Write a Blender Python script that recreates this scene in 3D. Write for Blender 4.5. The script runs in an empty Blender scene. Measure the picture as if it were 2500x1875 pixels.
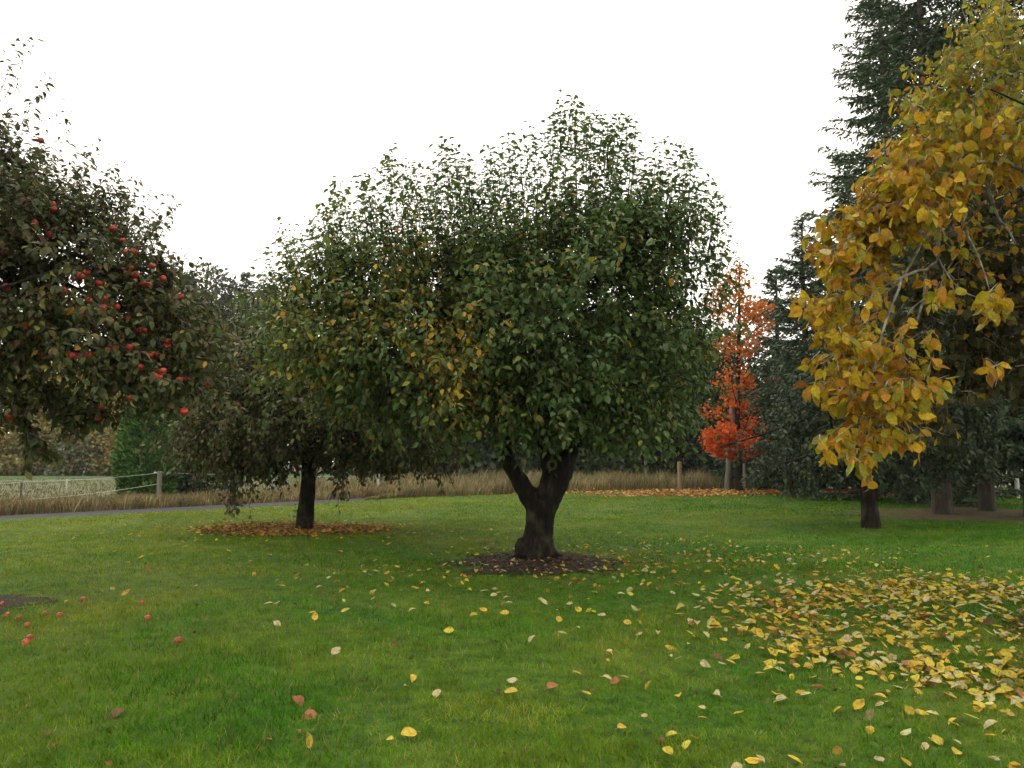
import bpy, math
import numpy as np
from mathutils import Matrix, Vector

# ------------------------------------------------------------------ camera, sky, sun, exposure
SC = bpy.context.scene
COL = SC.collection
F, CX, CY, EYE = 1962.0, 1250.0, 937.5, 1.35          # focal length and centre in photo pixels
PITCH = math.atan((1120 - CY) / F)
cam = bpy.data.cameras.new('camera')
cam.sensor_width = 36.0
cam.lens = 36.0 * F / 2500.0
cam.clip_start, cam.clip_end = 0.05, 2000
camo = bpy.data.objects.new('camera', cam)
camo.location = (0, 0, EYE)
camo.rotation_euler = (math.pi / 2 + PITCH, 0, 0)
COL.objects.link(camo)
SC.camera = camo

SUN_EL, SUN_AZ = math.radians(48), math.radians(-35)
world = bpy.data.worlds.new('World')
SC.world = world
world.use_nodes = True
nt = world.node_tree
for n in list(nt.nodes):
    nt.nodes.remove(n)
sky = nt.nodes.new('ShaderNodeTexSky')
sky.sky_type = 'NISHITA'
sky.sun_disc = False
sky.sun_elevation = SUN_EL
sky.sun_rotation = SUN_AZ
sky.dust_density = 3.0
bg = nt.nodes.new('ShaderNodeBackground')
bg.inputs['Strength'].default_value = 0.13
tc = nt.nodes.new('ShaderNodeTexCoord')
nz = nt.nodes.new('ShaderNodeTexNoise')
nz.inputs['Scale'].default_value = 2.2
nz.inputs['Detail'].default_value = 5
rmp = nt.nodes.new('ShaderNodeMapRange')
rmp.inputs[1].default_value, rmp.inputs[2].default_value = 0.3, 0.7
rmp.inputs[3].default_value, rmp.inputs[4].default_value = 0.93, 1.0
mix = nt.nodes.new('ShaderNodeMix')
mix.data_type = 'RGBA'
mix.inputs[7].default_value = (10.0, 9.6, 8.6, 1)       # the even white cloud deck over the blue sky
out = nt.nodes.new('ShaderNodeOutputWorld')
nt.links.new(tc.outputs['Generated'], nz.inputs['Vector'])
nt.links.new(nz.outputs['Fac'], rmp.inputs[0])
nt.links.new(rmp.outputs[0], mix.inputs[0])
nt.links.new(sky.outputs[0], mix.inputs[6])
nt.links.new(mix.outputs[2], bg.inputs['Color'])
nt.links.new(bg.outputs[0], out.inputs['Surface'])

sl = bpy.data.lights.new('sun', 'SUN')
sl.energy = 0.6
sl.angle = math.radians(25)
sl.color = (1.0, 0.96, 0.9)
so = bpy.data.objects.new('sun', sl)
so.rotation_euler = (math.pi / 2 - SUN_EL, 0, math.pi - SUN_AZ)
so.location = (0, 0, 30)
COL.objects.link(so)

SC.view_settings.view_transform = 'Standard'
SC.view_settings.look = 'None'
SC.view_settings.exposure = 0.75
SC.view_settings.gamma = 1.0
SC.render.engine = 'CYCLES'
cy = SC.cycles
cy.use_denoising = True
cy.use_adaptive_sampling = True
cy.adaptive_threshold = 0.025
cy.volume_bounces = 0
cy.max_bounces, cy.diffuse_bounces, cy.glossy_bounces = 4, 3, 1
cy.transmission_bounces, cy.transparent_max_bounces = 3, 4
cy.caustics_reflective = cy.caustics_refractive = False
SC.render.filter_size = 1.6

# ------------------------------------------------------------------ helpers
RNG = np.random.default_rng(11)


def lin(r, g, b):
    c = np.array([r, g, b], float) / 255.0
    return tuple(np.where(c <= 0.04045, c / 12.92, ((c + 0.055) / 1.055) ** 2.4))


def ray(px, py):
    cx, cy_ = (px - CX) / F, (CY - py) / F
    s, c = math.sin(PITCH), math.cos(PITCH)
    return np.array([cx, c - cy_ * s, s + cy_ * c])


def at(px, py, Y):
    d = ray(px, py)
    return np.array([0, 0, EYE]) + d * (Y / d[1])


def on_ground(px, py):
    d = ray(px, py)
    return np.array([0, 0, EYE]) + d * (-EYE / d[2])


def project(P):
    """world points -> photo pixels and depth"""
    s, c = math.sin(PITCH), math.cos(PITCH)
    x, y, z = P[:, 0], P[:, 1], P[:, 2] - EYE
    dep = np.maximum(y * c + z * s, 1e-3)
    up = -y * s + z * c
    return CX + F * x / dep, CY - F * up / dep, dep


def unit(v):
    return v / np.maximum(np.linalg.norm(v, axis=-1, keepdims=True), 1e-9)


def vnoise(p, seed=0):
    p = np.asarray(p, float)
    i = np.floor(p).astype(np.int64)
    f = p - i
    f = f * f * (3 - 2 * f)
    r = np.zeros(len(p))
    for dx in (0, 1):
        for dy in (0, 1):
            for dz in (0, 1):
                a, b, c = i[:, 0] + dx, i[:, 1] + dy, i[:, 2] + dz
                h = (a * 374761393 + b * 668265263 + c * 2147483647 + seed * 1274126177) & 0xFFFFFFFF
                h = ((h ^ (h >> 13)) * 1274126177) & 0xFFFFFFFF
                v = ((h ^ (h >> 16)) & 0xFFFF) / 65535.0
                w = (f[:, 0] if dx else 1 - f[:, 0]) * (f[:, 1] if dy else 1 - f[:, 1]) * (f[:, 2] if dz else 1 - f[:, 2])
                r += v * w
    return r


def fbm(p, seed=0):
    p = np.asarray(p, float)
    return (vnoise(p, seed) * 0.55 + vnoise(p * 2.03, seed + 1) * 0.3 + vnoise(p * 4.1, seed + 2) * 0.15)


EDGE_X = [-30, -25, -11.4, -7.9, -6.3, -3.7, 0.0, 2.6, 7.1, 12, 20, 45]
EDGE_Y = [-4.5, 1.5, 17.9, 21.9, 24.1, 28.2, 31.3, 33.5, 35.2, 36.5, 38, 42]


def edge(x):
    return np.interp(x, EDGE_X, EDGE_Y)


def gz(x, y):
    x, y = np.asarray(x, float), np.asarray(y, float)
    h = 0.022 * np.sin(x * 0.9 + 0.4 * y + 1) + 0.018 * np.sin(0.8 * y - 0.5 * x + 2) + 0.012 * np.sin(1.7 * x - 0.9 * y)
    return h * np.clip((edge(x) - y) / 4.0, 0, 1)


def mesh(name, V, loops, totals, mats=(), col=None, smooth=False, mat_idx=None):
    me = bpy.data.meshes.new(name)
    V = np.ascontiguousarray(V, dtype=np.float32)
    loops = np.ascontiguousarray(loops, dtype=np.int32)
    totals = np.ascontiguousarray(totals, dtype=np.int32)
    me.vertices.add(len(V))
    me.vertices.foreach_set('co', V.ravel())
    me.loops.add(len(loops))
    me.loops.foreach_set('vertex_index', loops)
    me.polygons.add(len(totals))
    starts = np.zeros(len(totals), np.int32)
    starts[1:] = np.cumsum(totals)[:-1]
    me.polygons.foreach_set('loop_start', starts)
    me.polygons.foreach_set('loop_total', totals)
    if mat_idx is not None:
        me.polygons.foreach_set('material_index', np.ascontiguousarray(mat_idx, dtype=np.int32))
    me.polygons.foreach_set('use_smooth', np.full(len(totals), smooth, dtype=bool))
    if col is not None:
        a = me.attributes.new('col', 'FLOAT_COLOR', 'POINT')
        c4 = np.ones((len(V), 4), np.float32)
        c4[:, :3] = col
        a.data.foreach_set('color', c4.ravel())
    for m in mats:
        me.materials.append(m)
    me.update(calc_edges=True)
    return me


def obj(name, me, parent=None, loc=None):
    o = bpy.data.objects.new(name, me)
    COL.objects.link(o)
    if parent is not None:
        o.parent = parent
    if loc is not None:
        o.location = loc
    return o


def tag(o, label, cat=None, group=None, kind=None):
    o['label'] = label
    if cat:
        o['category'] = cat
    if group:
        o['group'] = group
    if kind:
        o['kind'] = kind
    return o


def root(name, loc, label, cat, group=None):
    o = obj(name, None, loc=tuple(float(v) for v in loc))
    return tag(o, label, cat, group)


# ------------------------------------------------------------------ materials
def material(name):
    m = bpy.data.materials.new(name)
    m.use_nodes = True
    t = m.node_tree
    return m, t, t.nodes['Principled BSDF'], t.nodes['Material Output']


def node(t, kind, **kw):
    n = t.nodes.new(kind)
    for k, v in kw.items():
        if k.startswith('i_'):
            n.inputs[k[2:].replace('_', ' ')].default_value = v
        else:
            setattr(n, k, v)
    return n


def leaf_material(name, source='attr', trans=0.3, rough=0.5, spec=0.35, mottle=0.35, scale=60, spots=None):
    m, t, p, o = material(name)
    if source == 'attr':
        c = node(t, 'ShaderNodeAttribute', attribute_name='col').outputs['Color']
    else:
        c = node(t, 'ShaderNodeObjectInfo').outputs['Color']
    tcn = node(t, 'ShaderNodeTexCoord')
    n = node(t, 'ShaderNodeTexNoise', i_Scale=scale, i_Detail=3.0)
    t.links.new(tcn.outputs['Object'], n.inputs['Vector'])
    r = node(t, 'ShaderNodeMapRange')
    r.inputs[1].default_value, r.inputs[2].default_value = 0.3, 0.7
    r.inputs[3].default_value, r.inputs[4].default_value = 1 - mottle, 1 + mottle * 0.6
    t.links.new(n.outputs['Fac'], r.inputs[0])
    mul = node(t, 'ShaderNodeVectorMath', operation='SCALE')
    t.links.new(c, mul.inputs[0])
    t.links.new(r.outputs[0], mul.inputs['Scale'])
    if spots:                                          # brown blotches of decay
        n2 = node(t, 'ShaderNodeTexNoise', i_Scale=spots, i_Detail=4.0)
        oi_ = node(t, 'ShaderNodeObjectInfo')
        vm = node(t, 'ShaderNodeVectorMath', operation='ADD')
        t.links.new(tcn.outputs['Object'], vm.inputs[0])
        t.links.new(oi_.outputs['Location'], vm.inputs[1])
        t.links.new(vm.outputs[0], n2.inputs['Vector'])
        r2 = node(t, 'ShaderNodeMapRange')
        r2.inputs[1].default_value, r2.inputs[2].default_value = 0.54, 0.68
        r2.inputs[4].default_value = 0.75
        t.links.new(n2.outputs['Fac'], r2.inputs[0])
        mb = node(t, 'ShaderNodeMix', data_type='RGBA')
        t.links.new(r2.outputs[0], mb.inputs[0])
        t.links.new(mul.outputs[0], mb.inputs[6])
        mb.inputs[7].default_value = (0.13, 0.075, 0.03, 1)
        mul = mb
    colour = mul.outputs[2] if spots else mul.outputs[0]
    t.links.new(colour, p.inputs['Base Color'])
    p.inputs['Roughness'].default_value = rough
    p.inputs['Specular IOR Level'].default_value = spec
    if trans > 0:
        tr = node(t, 'ShaderNodeBsdfTranslucent')
        t.links.new(colour, tr.inputs['Color'])
        mx = node(t, 'ShaderNodeMixShader')
        mx.inputs[0].default_value = trans
        t.links.new(p.outputs[0], mx.inputs[1])
        t.links.new(tr.outputs[0], mx.inputs[2])
        t.links.new(mx.outputs[0], o.inputs['Surface'])
    return m


def ramp_material(name, stops, scale=4.0, detail=6.0, rough=0.9, bump=0.3, bscale=40.0, stretch=(1, 1, 1), bdist=0.02, spec=0.2, dist=0.0, second=None):
    m, t, p, o = material(name)
    tcn = node(t, 'ShaderNodeTexCoord')
    mp = node(t, 'ShaderNodeMapping')
    mp.inputs['Scale'].default_value = stretch
    t.links.new(tcn.outputs['Object'], mp.inputs['Vector'])
    n = node(t, 'ShaderNodeTexNoise', i_Scale=scale, i_Detail=detail, i_Distortion=dist)
    n.inputs['Roughness'].default_value = 0.62
    t.links.new(mp.outputs[0], n.inputs['Vector'])
    cr = node(t, 'ShaderNodeValToRGB')
    el = cr.color_ramp.elements
    while len(el) < len(stops):
        el.new(0.5)
    for e, (pos, c) in zip(el, stops):
        e.position = pos
        e.color = (*c, 1)
    t.links.new(n.outputs['Fac'], cr.inputs[0])
    colour = cr.outputs[0]
    if second:                                         # (scale, colour, lo, hi): broad patches of another colour
        n3 = node(t, 'ShaderNodeTexNoise', i_Scale=second[0], i_Detail=3.0)
        t.links.new(tcn.outputs['Object'], n3.inputs['Vector'])
        r3 = node(t, 'ShaderNodeMapRange')
        r3.inputs[1].default_value, r3.inputs[2].default_value = second[2], second[3]
        t.links.new(n3.outputs['Fac'], r3.inputs[0])
        mx = node(t, 'ShaderNodeMix', data_type='RGBA')
        t.links.new(r3.outputs[0], mx.inputs[0])
        t.links.new(colour, mx.inputs[6])
        mx.inputs[7].default_value = (*second[1], 1)
        colour = mx.outputs[2]
    t.links.new(colour, p.inputs['Base Color'])
    p.inputs['Roughness'].default_value = rough
    p.inputs['Specular IOR Level'].default_value = spec
    n2 = node(t, 'ShaderNodeTexNoise', i_Scale=bscale, i_Detail=4.0)
    t.links.new(mp.outputs[0], n2.inputs['Vector'])
    b = node(t, 'ShaderNodeBump', i_Strength=bump, i_Distance=bdist)
    t.links.new(n2.outputs['Fac'], b.inputs['Height'])
    t.links.new(b.outputs[0], p.inputs['Normal'])
    return m


M_LEAF = leaf_material('leaf_green', trans=0.32, rough=0.5, spec=0.25)
M_LEAF_O = leaf_material('leaf_green_single', 'object', trans=0.32, rough=0.5, spec=0.25, scale=6)
M_GOLD = leaf_material('leaf_gold', trans=0.38, rough=0.6, spec=0.18, spots=14)
M_GOLD_O = leaf_material('leaf_gold_single', 'object', trans=0.38, rough=0.6, spec=0.18, scale=6, spots=1.6)
M_FALLEN = leaf_material('leaf_fallen', trans=0.15, rough=0.75, spec=0.15, spots=25)
M_FALLEN_O = leaf_material('leaf_fallen_single', 'object', trans=0.12, rough=0.65, spec=0.25, scale=5, mottle=0.35, spots=2.6)
M_FAR = leaf_material('foliage_far', trans=0.2, rough=0.7, spec=0.2, mottle=0.4, scale=3)
M_NEEDLE = leaf_material('fir_needles', trans=0.1, rough=0.6, spec=0.25, mottle=0.4, scale=8)
M_GRASS = leaf_material('grass_blade', trans=0.35, rough=0.7, spec=0.08, mottle=0.15, scale=3)
M_DRY = leaf_material('dry_grass', trans=0.25, rough=0.8, spec=0.1, mottle=0.25, scale=2)
M_BARK = ramp_material('bark_dark', [(0.34, (0.003, 0.0025, 0.002)), (0.54, (0.013, 0.010, 0.006)), (0.74, (0.048, 0.038, 0.024))],
                       scale=7, bump=0.9, bscale=22, stretch=(2.2, 2.2, 0.5), bdist=0.03, second=(3.5, (0.050, 0.054, 0.026), 0.56, 0.72))
M_LICHEN = ramp_material('bark_lichen', [(0.3, (0.05, 0.042, 0.035)), (0.5, (0.17, 0.165, 0.14)), (0.7, (0.36, 0.37, 0.32))],
                         scale=14, bump=0.7, bscale=60, bdist=0.008)
M_FIRBARK = ramp_material('bark_fir', [(0.3, (0.025, 0.021, 0.016)), (0.6, (0.07, 0.058, 0.045)), (0.8, (0.12, 0.10, 0.082))],
                          scale=6, bump=0.9, bscale=16, stretch=(2, 2, 0.45), bdist=0.03)
M_LAWN = ramp_material('lawn_sheet', [(0.3, (0.012, 0.032, 0.002)), (0.5, (0.034, 0.085, 0.003)), (0.72, (0.08, 0.125, 0.006))],
                       scale=9, detail=8, bump=0.6, bscale=90, bdist=0.03, second=(0.5, (0.10, 0.14, 0.015), 0.45, 0.8))
M_GROUND = ramp_material('ground_far', [(0.3, (0.035, 0.045, 0.015)), (0.7, (0.09, 0.085, 0.035))], scale=0.5, bump=0.3, bscale=6)
M_FIELD = ramp_material('pasture', [(0.3, (0.06, 0.065, 0.026)), (0.5, (0.095, 0.088, 0.045)), (0.7, (0.135, 0.115, 0.066))], scale=0.35, detail=9,
                        bump=0.5, bscale=4, stretch=(1, 1, 1), second=(0.12, (0.075, 0.10, 0.03), 0.42, 0.6))
M_MEADOW = ramp_material('green_meadow', [(0.3, (0.03, 0.075, 0.014)), (0.7, (0.055, 0.11, 0.026))], scale=0.4, bump=0.3, bscale=6)
M_ROAD = ramp_material('asphalt', [(0.3, (0.022, 0.023, 0.025)), (0.7, (0.04, 0.041, 0.043))], scale=3, detail=9, bump=0.4, bscale=120, bdist=0.006,
                       second=(1.2, (0.05, 0.048, 0.044), 0.5, 0.8))
M_SOIL = ramp_material('soil', [(0.3, (0.008, 0.006, 0.003)), (0.55, (0.024, 0.016, 0.009)), (0.75, (0.05, 0.034, 0.02))], scale=7, detail=9, bump=1.0, bscale=30, bdist=0.04)
M_MULCH = ramp_material('mulch', [(0.3, (0.05, 0.036, 0.017)), (0.55, (0.10, 0.077, 0.034)), (0.75, (0.16, 0.125, 0.06))], scale=5, detail=9, bump=0.9, bscale=30, bdist=0.03)
M_LITTER = ramp_material('leaf_mould', [(0.3, (0.05, 0.028, 0.01)), (0.5, (0.16, 0.085, 0.025)), (0.75, (0.28, 0.15, 0.04))], scale=14, detail=8, bump=1.0, bscale=40, bdist=0.04)
M_POST = ramp_material('weathered_post', [(0.3, (0.08, 0.07, 0.055)), (0.6, (0.17, 0.155, 0.125)), (0.8, (0.25, 0.235, 0.2))], scale=8, bump=0.6, bscale=30, stretch=(3, 3, 0.3), bdist=0.01)
M_POSTB = ramp_material('brown_post', [(0.3, (0.11, 0.08, 0.05)), (0.7, (0.28, 0.22, 0.14))], scale=8, bump=0.6, bscale=30, stretch=(3, 3, 0.3), bdist=0.01)
M_STEEL = ramp_material('steel_post', [(0.3, (0.05, 0.05, 0.045)), (0.7, (0.11, 0.10, 0.085))], scale=20, bump=0.2)
M_WHITE = ramp_material('white_plastic', [(0.3, (0.30, 0.30, 0.28)), (0.7, (0.48, 0.48, 0.46))], scale=20, bump=0.1, rough=0.5)
M_KNOT = ramp_material('knot_wood', [(0.3, (0.06, 0.048, 0.036)), (0.7, (0.16, 0.13, 0.10))], scale=30, bump=0.5, bscale=60)
M_HOLLOW = ramp_material('knot_hollow', [(0.3, (0.01, 0.008, 0.006)), (0.7, (0.025, 0.02, 0.015))], scale=20)
# apple skin: red with a yellow-green blush near the stalk and fine streaks
M_APPLE, t, p, o = material('apple_skin')
tcn = node(t, 'ShaderNodeTexCoord')
mp = node(t, 'ShaderNodeMapping')
mp.inputs['Scale'].default_value = (60, 60, 6)
t.links.new(tcn.outputs['Object'], mp.inputs['Vector'])
n = node(t, 'ShaderNodeTexNoise', i_Scale=1.0, i_Detail=4.0)
t.links.new(mp.outputs[0], n.inputs['Vector'])
oi = node(t, 'ShaderNodeObjectInfo')
cr = node(t, 'ShaderNodeValToRGB')
cr.color_ramp.elements[0].position, cr.color_ramp.elements[1].position = 0.25, 0.85
cr.color_ramp.elements[0].color = (0.20, 0.008, 0.011, 1)
cr.color_ramp.elements[1].color = (0.44, 0.05, 0.02, 1)
add = node(t, 'ShaderNodeMath', operation='MULTIPLY_ADD')
t.links.new(oi.outputs['Random'], add.inputs[0])
add.inputs[1].default_value = 0.3
t.links.new(n.outputs['Fac'], add.inputs[2])
sub = node(t, 'ShaderNodeMath', operation='SUBTRACT')
t.links.new(add.outputs[0], sub.inputs[0])
sub.inputs[1].default_value = 0.15
t.links.new(sub.outputs[0], cr.inputs[0])
t.links.new(cr.outputs[0], p.inputs['Base Color'])
p.inputs['Roughness'].default_value = 0.4


# ------------------------------------------------------------------ mesh builders
def leaves(P, D, U, L, wr, curl, fold, C, detail='full'):
    """many leaves at once: base point, midrib direction, blade normal, length, width ratio, downward curl, fold"""
    n = len(P)
    X = unit(D)
    S = unit(np.cross(U, X))
    N = np.cross(X, S)
    L = np.broadcast_to(np.asarray(L, float), (n,))[:, None]
    wr = np.broadcast_to(np.asarray(wr, float), (n,))[:, None]
    curl = np.broadcast_to(np.asarray(curl, float), (n,))[:, None]
    fold = np.broadcast_to(np.asarray(fold, float), (n,))[:, None]
    if detail == 'rich':
        ts, ws = [0.1, 0.28, 0.5, 0.72, 0.9], [0.55, 0.95, 1.0, 0.74, 0.3]
    elif detail == 'full':
        ts, ws = [0.25, 0.62], [0.86, 0.86]
    elif detail == 'mid':
        ts, ws = [0.42], [1.0]
    else:
        ts, ws = None, None

    def mid(t):
        return P + X * (L * t * (1 - 0.18 * curl * t)) - N * (curl * L * 0.62 * t * t)
    if ts is None:                                      # one quad, folded along no line
        V = np.stack([mid(0), mid(0.45) + S * wr * L * 0.5, mid(1), mid(0.45) - S * wr * L * 0.5], 1)
        k = 4
        fl = np.array([0, 1, 2, 3])
        ft = np.array([4])
    else:
        parts = [mid(0)]
        for t_, w_ in zip(ts, ws):
            m_ = mid(t_)
            hw = wr * L * 0.5 * w_
            parts += [m_, m_ + S * hw + N * hw * fold, m_ - S * hw + N * hw * fold]
        parts.append(mid(1))
        V = np.stack(parts, 1)
        k = len(parts)
        fl, ft = [0, 1, 2, 0, 3, 1], [3, 3]
        for j in range(len(ts) - 1):
            a, b = 1 + 3 * j, 4 + 3 * j
            fl += [a, b, b + 1, a + 1, a + 2, b + 2, b, a]
            ft += [4, 4]
        a = 1 + 3 * (len(ts) - 1)
        fl += [a, k - 1, a + 1, a + 2, k - 1, a]
        ft += [3, 3]
        fl, ft = np.array(fl), np.array(ft)
    loops = (np.arange(n)[:, None] * k + fl[None, :]).ravel()
    return V.reshape(-1, 3), loops, np.tile(ft, n), np.repeat(C, k, 0)


def tubes(paths, radii, sides=6):
    """polylines (n, k, 3) with radii (n, k) -> one mesh's arrays"""
    paths, radii = np.asarray(paths, float), np.asarray(radii, float)
    n, k, _ = paths.shape
    T = np.gradient(paths, axis=1)
    T = unit(T)
    ref = np.where(np.abs(T[..., 2:3]) > 0.9, np.array([1.0, 0, 0]), np.array([0, 0, 1.0]))
    A = unit(np.cross(ref, T))
    B = np.cross(T, A)
    ang = np.arange(sides) * 2 * math.pi / sides
    V = paths[:, :, None, :] + radii[:, :, None, None] * (A[:, :, None, :] * np.cos(ang)[None, None, :, None] + B[:, :, None, :] * np.sin(ang)[None, None, :, None])
    base = (np.arange(n)[:, None, None] * k + np.arange(k - 1)[None, :, None]) * sides
    s = np.arange(sides)[None, None, :]
    s2 = (s + 1) % sides
    q = np.stack([base + s, base + s2, base + sides + s2, base + sides + s], -1)
    return V.reshape(-1, 3), q.ravel(), np.full(n * (k - 1) * sides, 4, int)


def resample(pts, rad, k):
    pts, rad = np.asarray(pts, float), np.asarray(rad, float)
    m = len(pts)
    u = np.linspace(0, m - 1, k)
    i = np.clip(np.floor(u).astype(int), 0, m - 2)
    f = (u - i)[:, None]
    p0, p1, p2, p3 = pts[np.maximum(i - 1, 0)], pts[i], pts[i + 1], pts[np.minimum(i + 2, m - 1)]
    q = 0.5 * (2 * p1 + (p2 - p0) * f + (2 * p0 - 5 * p1 + 4 * p2 - p3) * f ** 2 + (3 * p1 - 3 * p2 + p3 - p0) * f ** 3)
    return q, rad[i] * (1 - f[:, 0]) + rad[i + 1] * f[:, 0]


def branch(name, pts, rad, m, parent, base, k=10, sides=8, wob=0.0, seed=0):
    q, r = resample(pts, rad, k)
    if wob:
        q[1:-1] += (np.stack([vnoise(q[1:-1] * 2.5, seed + s) for s in (1, 2, 3)], 1) - 0.5) * wob
    V, lo, to = tubes([q], [r * (0.9 + 0.2 * vnoise(q * 9, seed))], sides)
    return obj(name, mesh(name, V - base, lo, to, [m], smooth=True), parent)


def fused(name, limbs, m, parent, base, voxel=0.035, rough=0.02, seed=0):
    """several thick limbs grown together into one skin"""
    VV, LL, TT, off = [], [], [], 0
    for pts, rad in limbs:
        q, r = resample(pts, rad, 16)
        V, lo, to = tubes([q], [r], 18)
        nv = len(V)
        caps = [np.arange(18)[::-1], nv - 18 + np.arange(18)]
        VV.append(V)
        LL += [lo + off] + [c + off for c in caps]
        TT += [to, np.array([18, 18])]
        off += nv
    me = mesh(name + '_raw', np.concatenate(VV), np.concatenate(LL), np.concatenate(TT))
    o = obj(name + '_raw', me)
    md = o.modifiers.new('r', 'REMESH')
    md.mode = 'VOXEL'
    md.voxel_size = voxel
    sm = o.modifiers.new('s', 'SMOOTH')
    sm.factor, sm.iterations = 0.5, 4
    bpy.context.view_layer.update()
    dg = bpy.context.evaluated_depsgraph_get()
    new = bpy.data.meshes.new_from_object(o.evaluated_get(dg))
    bpy.data.objects.remove(o)
    nv = len(new.vertices)
    co = np.zeros(nv * 3, np.float32)
    no = np.zeros(nv * 3, np.float32)
    new.vertices.foreach_get('co', co)
    new.vertices.foreach_get('normal', no)
    co, no = co.reshape(-1, 3).astype(float), no.reshape(-1, 3)
    d = (fbm(co * np.array([7, 7, 1.6]), seed) - 0.5) * 2 + (fbm(co * np.array([16, 16, 9]), seed + 7) - 0.5) * 1.1
    co += no * (d * rough)[:, None]
    new.vertices.foreach_set('co', (co - base).astype(np.float32).ravel())
    new.materials.clear()
    new.materials.append(m)
    new.polygons.foreach_set('use_smooth', np.ones(len(new.polygons), bool))
    new.name = name
    new.update()
    return obj(name, new, parent)


def lobe_points(lobes, n, shell=0.35, rng=RNG):
    """lobes: (px, py, rx, ry, Y, depth radius[, weight]) given in photo pixels at depth Y -> points in the round, outward vectors"""
    W, C, R = [], [], []
    for lb in lobes:
        px, py, rx, ry, Y, rd = lb[:6]
        s = Y / F
        C.append(at(px, py, Y))
        R.append((rx * s, rd, ry * s))
        W.append((rx * s * ry * s * rd) ** 0.75 * (lb[6] if len(lb) > 6 else 1))
    C, R, W = np.array(C), np.array(R), np.array(W)
    k = rng.choice(len(lobes), n, p=W / W.sum())
    d = unit(rng.normal(size=(n, 3)))
    r = (shell ** 3 + (1 - shell ** 3) * rng.random(n)) ** (1 / 3)
    r *= 0.86 + 0.28 * fbm(d * 2.2 + k[:, None] * 7.3, 5)
    P = C[k] + d * R[k] * r[:, None]
    return P, unit(d / R[k]), r


def clumped(lobes, n, shell, rng, k=7, spread=0.17):
    """shoots in tufts: k of them round each sampled point"""
    m = n // k + 1
    P, O, r = lobe_points(lobes, m, shell, rng)
    P = np.repeat(P, k, 0) + rng.normal(0, spread, (m * k, 3))
    O = unit(np.repeat(O, k, 0) + rng.normal(0, 0.3, (m * k, 3)))
    return P[:n], O[:n], np.repeat(r, k)[:n]


def shoot_leaves(S, D, Ls, bend, per, Lleaf, wr, colf, rng=RNG, ct=0.4, cr_=0.8, cd=0.3, up=1.0, ur=0.45, curl=(0.25, 0.7), fold=(0.1, 0.45), t0=0.1, pet=0.02):
    """leaves set spirally along curved shoots; returns leaf arrays and the shoot paths"""
    n = len(S)
    G = np.array([0, 0, 1.0])
    t_ = np.linspace(t0, 1, per)[None, :] + rng.uniform(-0.4, 0.4, (n, per)) / per
    t_ = np.clip(t_, 0, 1)
    L1, b1 = Ls[:, None, None], bend[:, None, None]
    tt = t_[..., None]
    Pp = S[:, None, :] + L1 * (D[:, None, :] * tt + b1 * 0.5 * tt ** 2 * G)
    T = unit(D[:, None, :] + b1 * tt * G)
    ref = np.where(np.abs(T[..., 2:3]) > 0.9, np.array([1.0, 0, 0]), np.array([0, 0, 1.0]))
    A = unit(np.cross(ref, T))
    B = np.cross(T, A)
    ph = (np.arange(per)[None, :] * 2.4 + rng.random((n, 1)) * 6.28 + rng.normal(0, 0.3, (n, per)))[..., None]
    rad = A * np.cos(ph) + B * np.sin(ph)
    Dl = T * ct + rad * cr_ - G * cd + rng.normal(0, 0.22, (n, per, 3))
    Dl = unit(Dl)
    U = G * up + T * 0.25 + rng.normal(0, ur, (n, per, 3))
    P = (Pp + Dl * pet).reshape(-1, 3)
    m = n * per
    Lf = Lleaf * rng.uniform(0.6, 1.25, m)
    A_ = dict(P=P, D=Dl.reshape(-1, 3), U=U.reshape(-1, 3), L=Lf, wr=wr * rng.uniform(0.85, 1.15, m),
              curl=rng.uniform(*curl, m), fold=rng.uniform(*fold, m), C=colf(P))
    ts = np.linspace(0, 1, 3)[None, :, None]
    path = S[:, None, :] + L1 * (D[:, None, :] * ts + b1 * 0.5 * ts ** 2 * G)
    return A_, path


def cat_leaves(*As):
    return {k: np.concatenate([a[k] for a in As]) for k in As[0]}


def front_leaves(A, count, rng, cell=14):
    """the leaves that show largest: frontmost of their bit of the crown and inside the picture"""
    px, py, dep = project(A['P'])
    ok = (px > 5) & (px < 2495) & (py > 5) & (py < 1870)
    idx = np.nonzero(ok)[0]
    key = (px[idx] // cell).astype(int) * 1000 + (py[idx] // cell).astype(int)
    o_ = np.lexsort((dep[idx], key))
    first = np.ones(len(o_), bool)
    first[1:] = key[o_][1:] != key[o_][:-1]
    fr = idx[o_[first]]
    sc = A['L'][fr] / dep[fr] * rng.uniform(0.7, 1.3, len(fr))
    return fr[np.argsort(-sc)[:count]]


def unit_leaf(name, m, wr, curl, fold, detail='full', stalk=0.0):
    V, lo, to, _ = leaves(np.zeros((1, 3)), np.array([[1.0, 0, 0]]), np.array([[0, 0, 1.0]]), 1.0, wr, curl, fold, np.ones((1, 3)), detail)
    if stalk:
        k = len(V)
        w = 0.013
        V = np.concatenate([V, [[-stalk, 0.05, -0.03], [0.03, w, 0.0], [0.03, -w, 0.0], [-stalk, 0.05 - w, -0.03]]])
        lo = np.concatenate([lo, [k, k + 1, k + 2, k + 3]])
        to = np.concatenate([to, [4]])
    return mesh(name, V, lo, to, [m], smooth=(detail == 'rich'))


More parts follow.
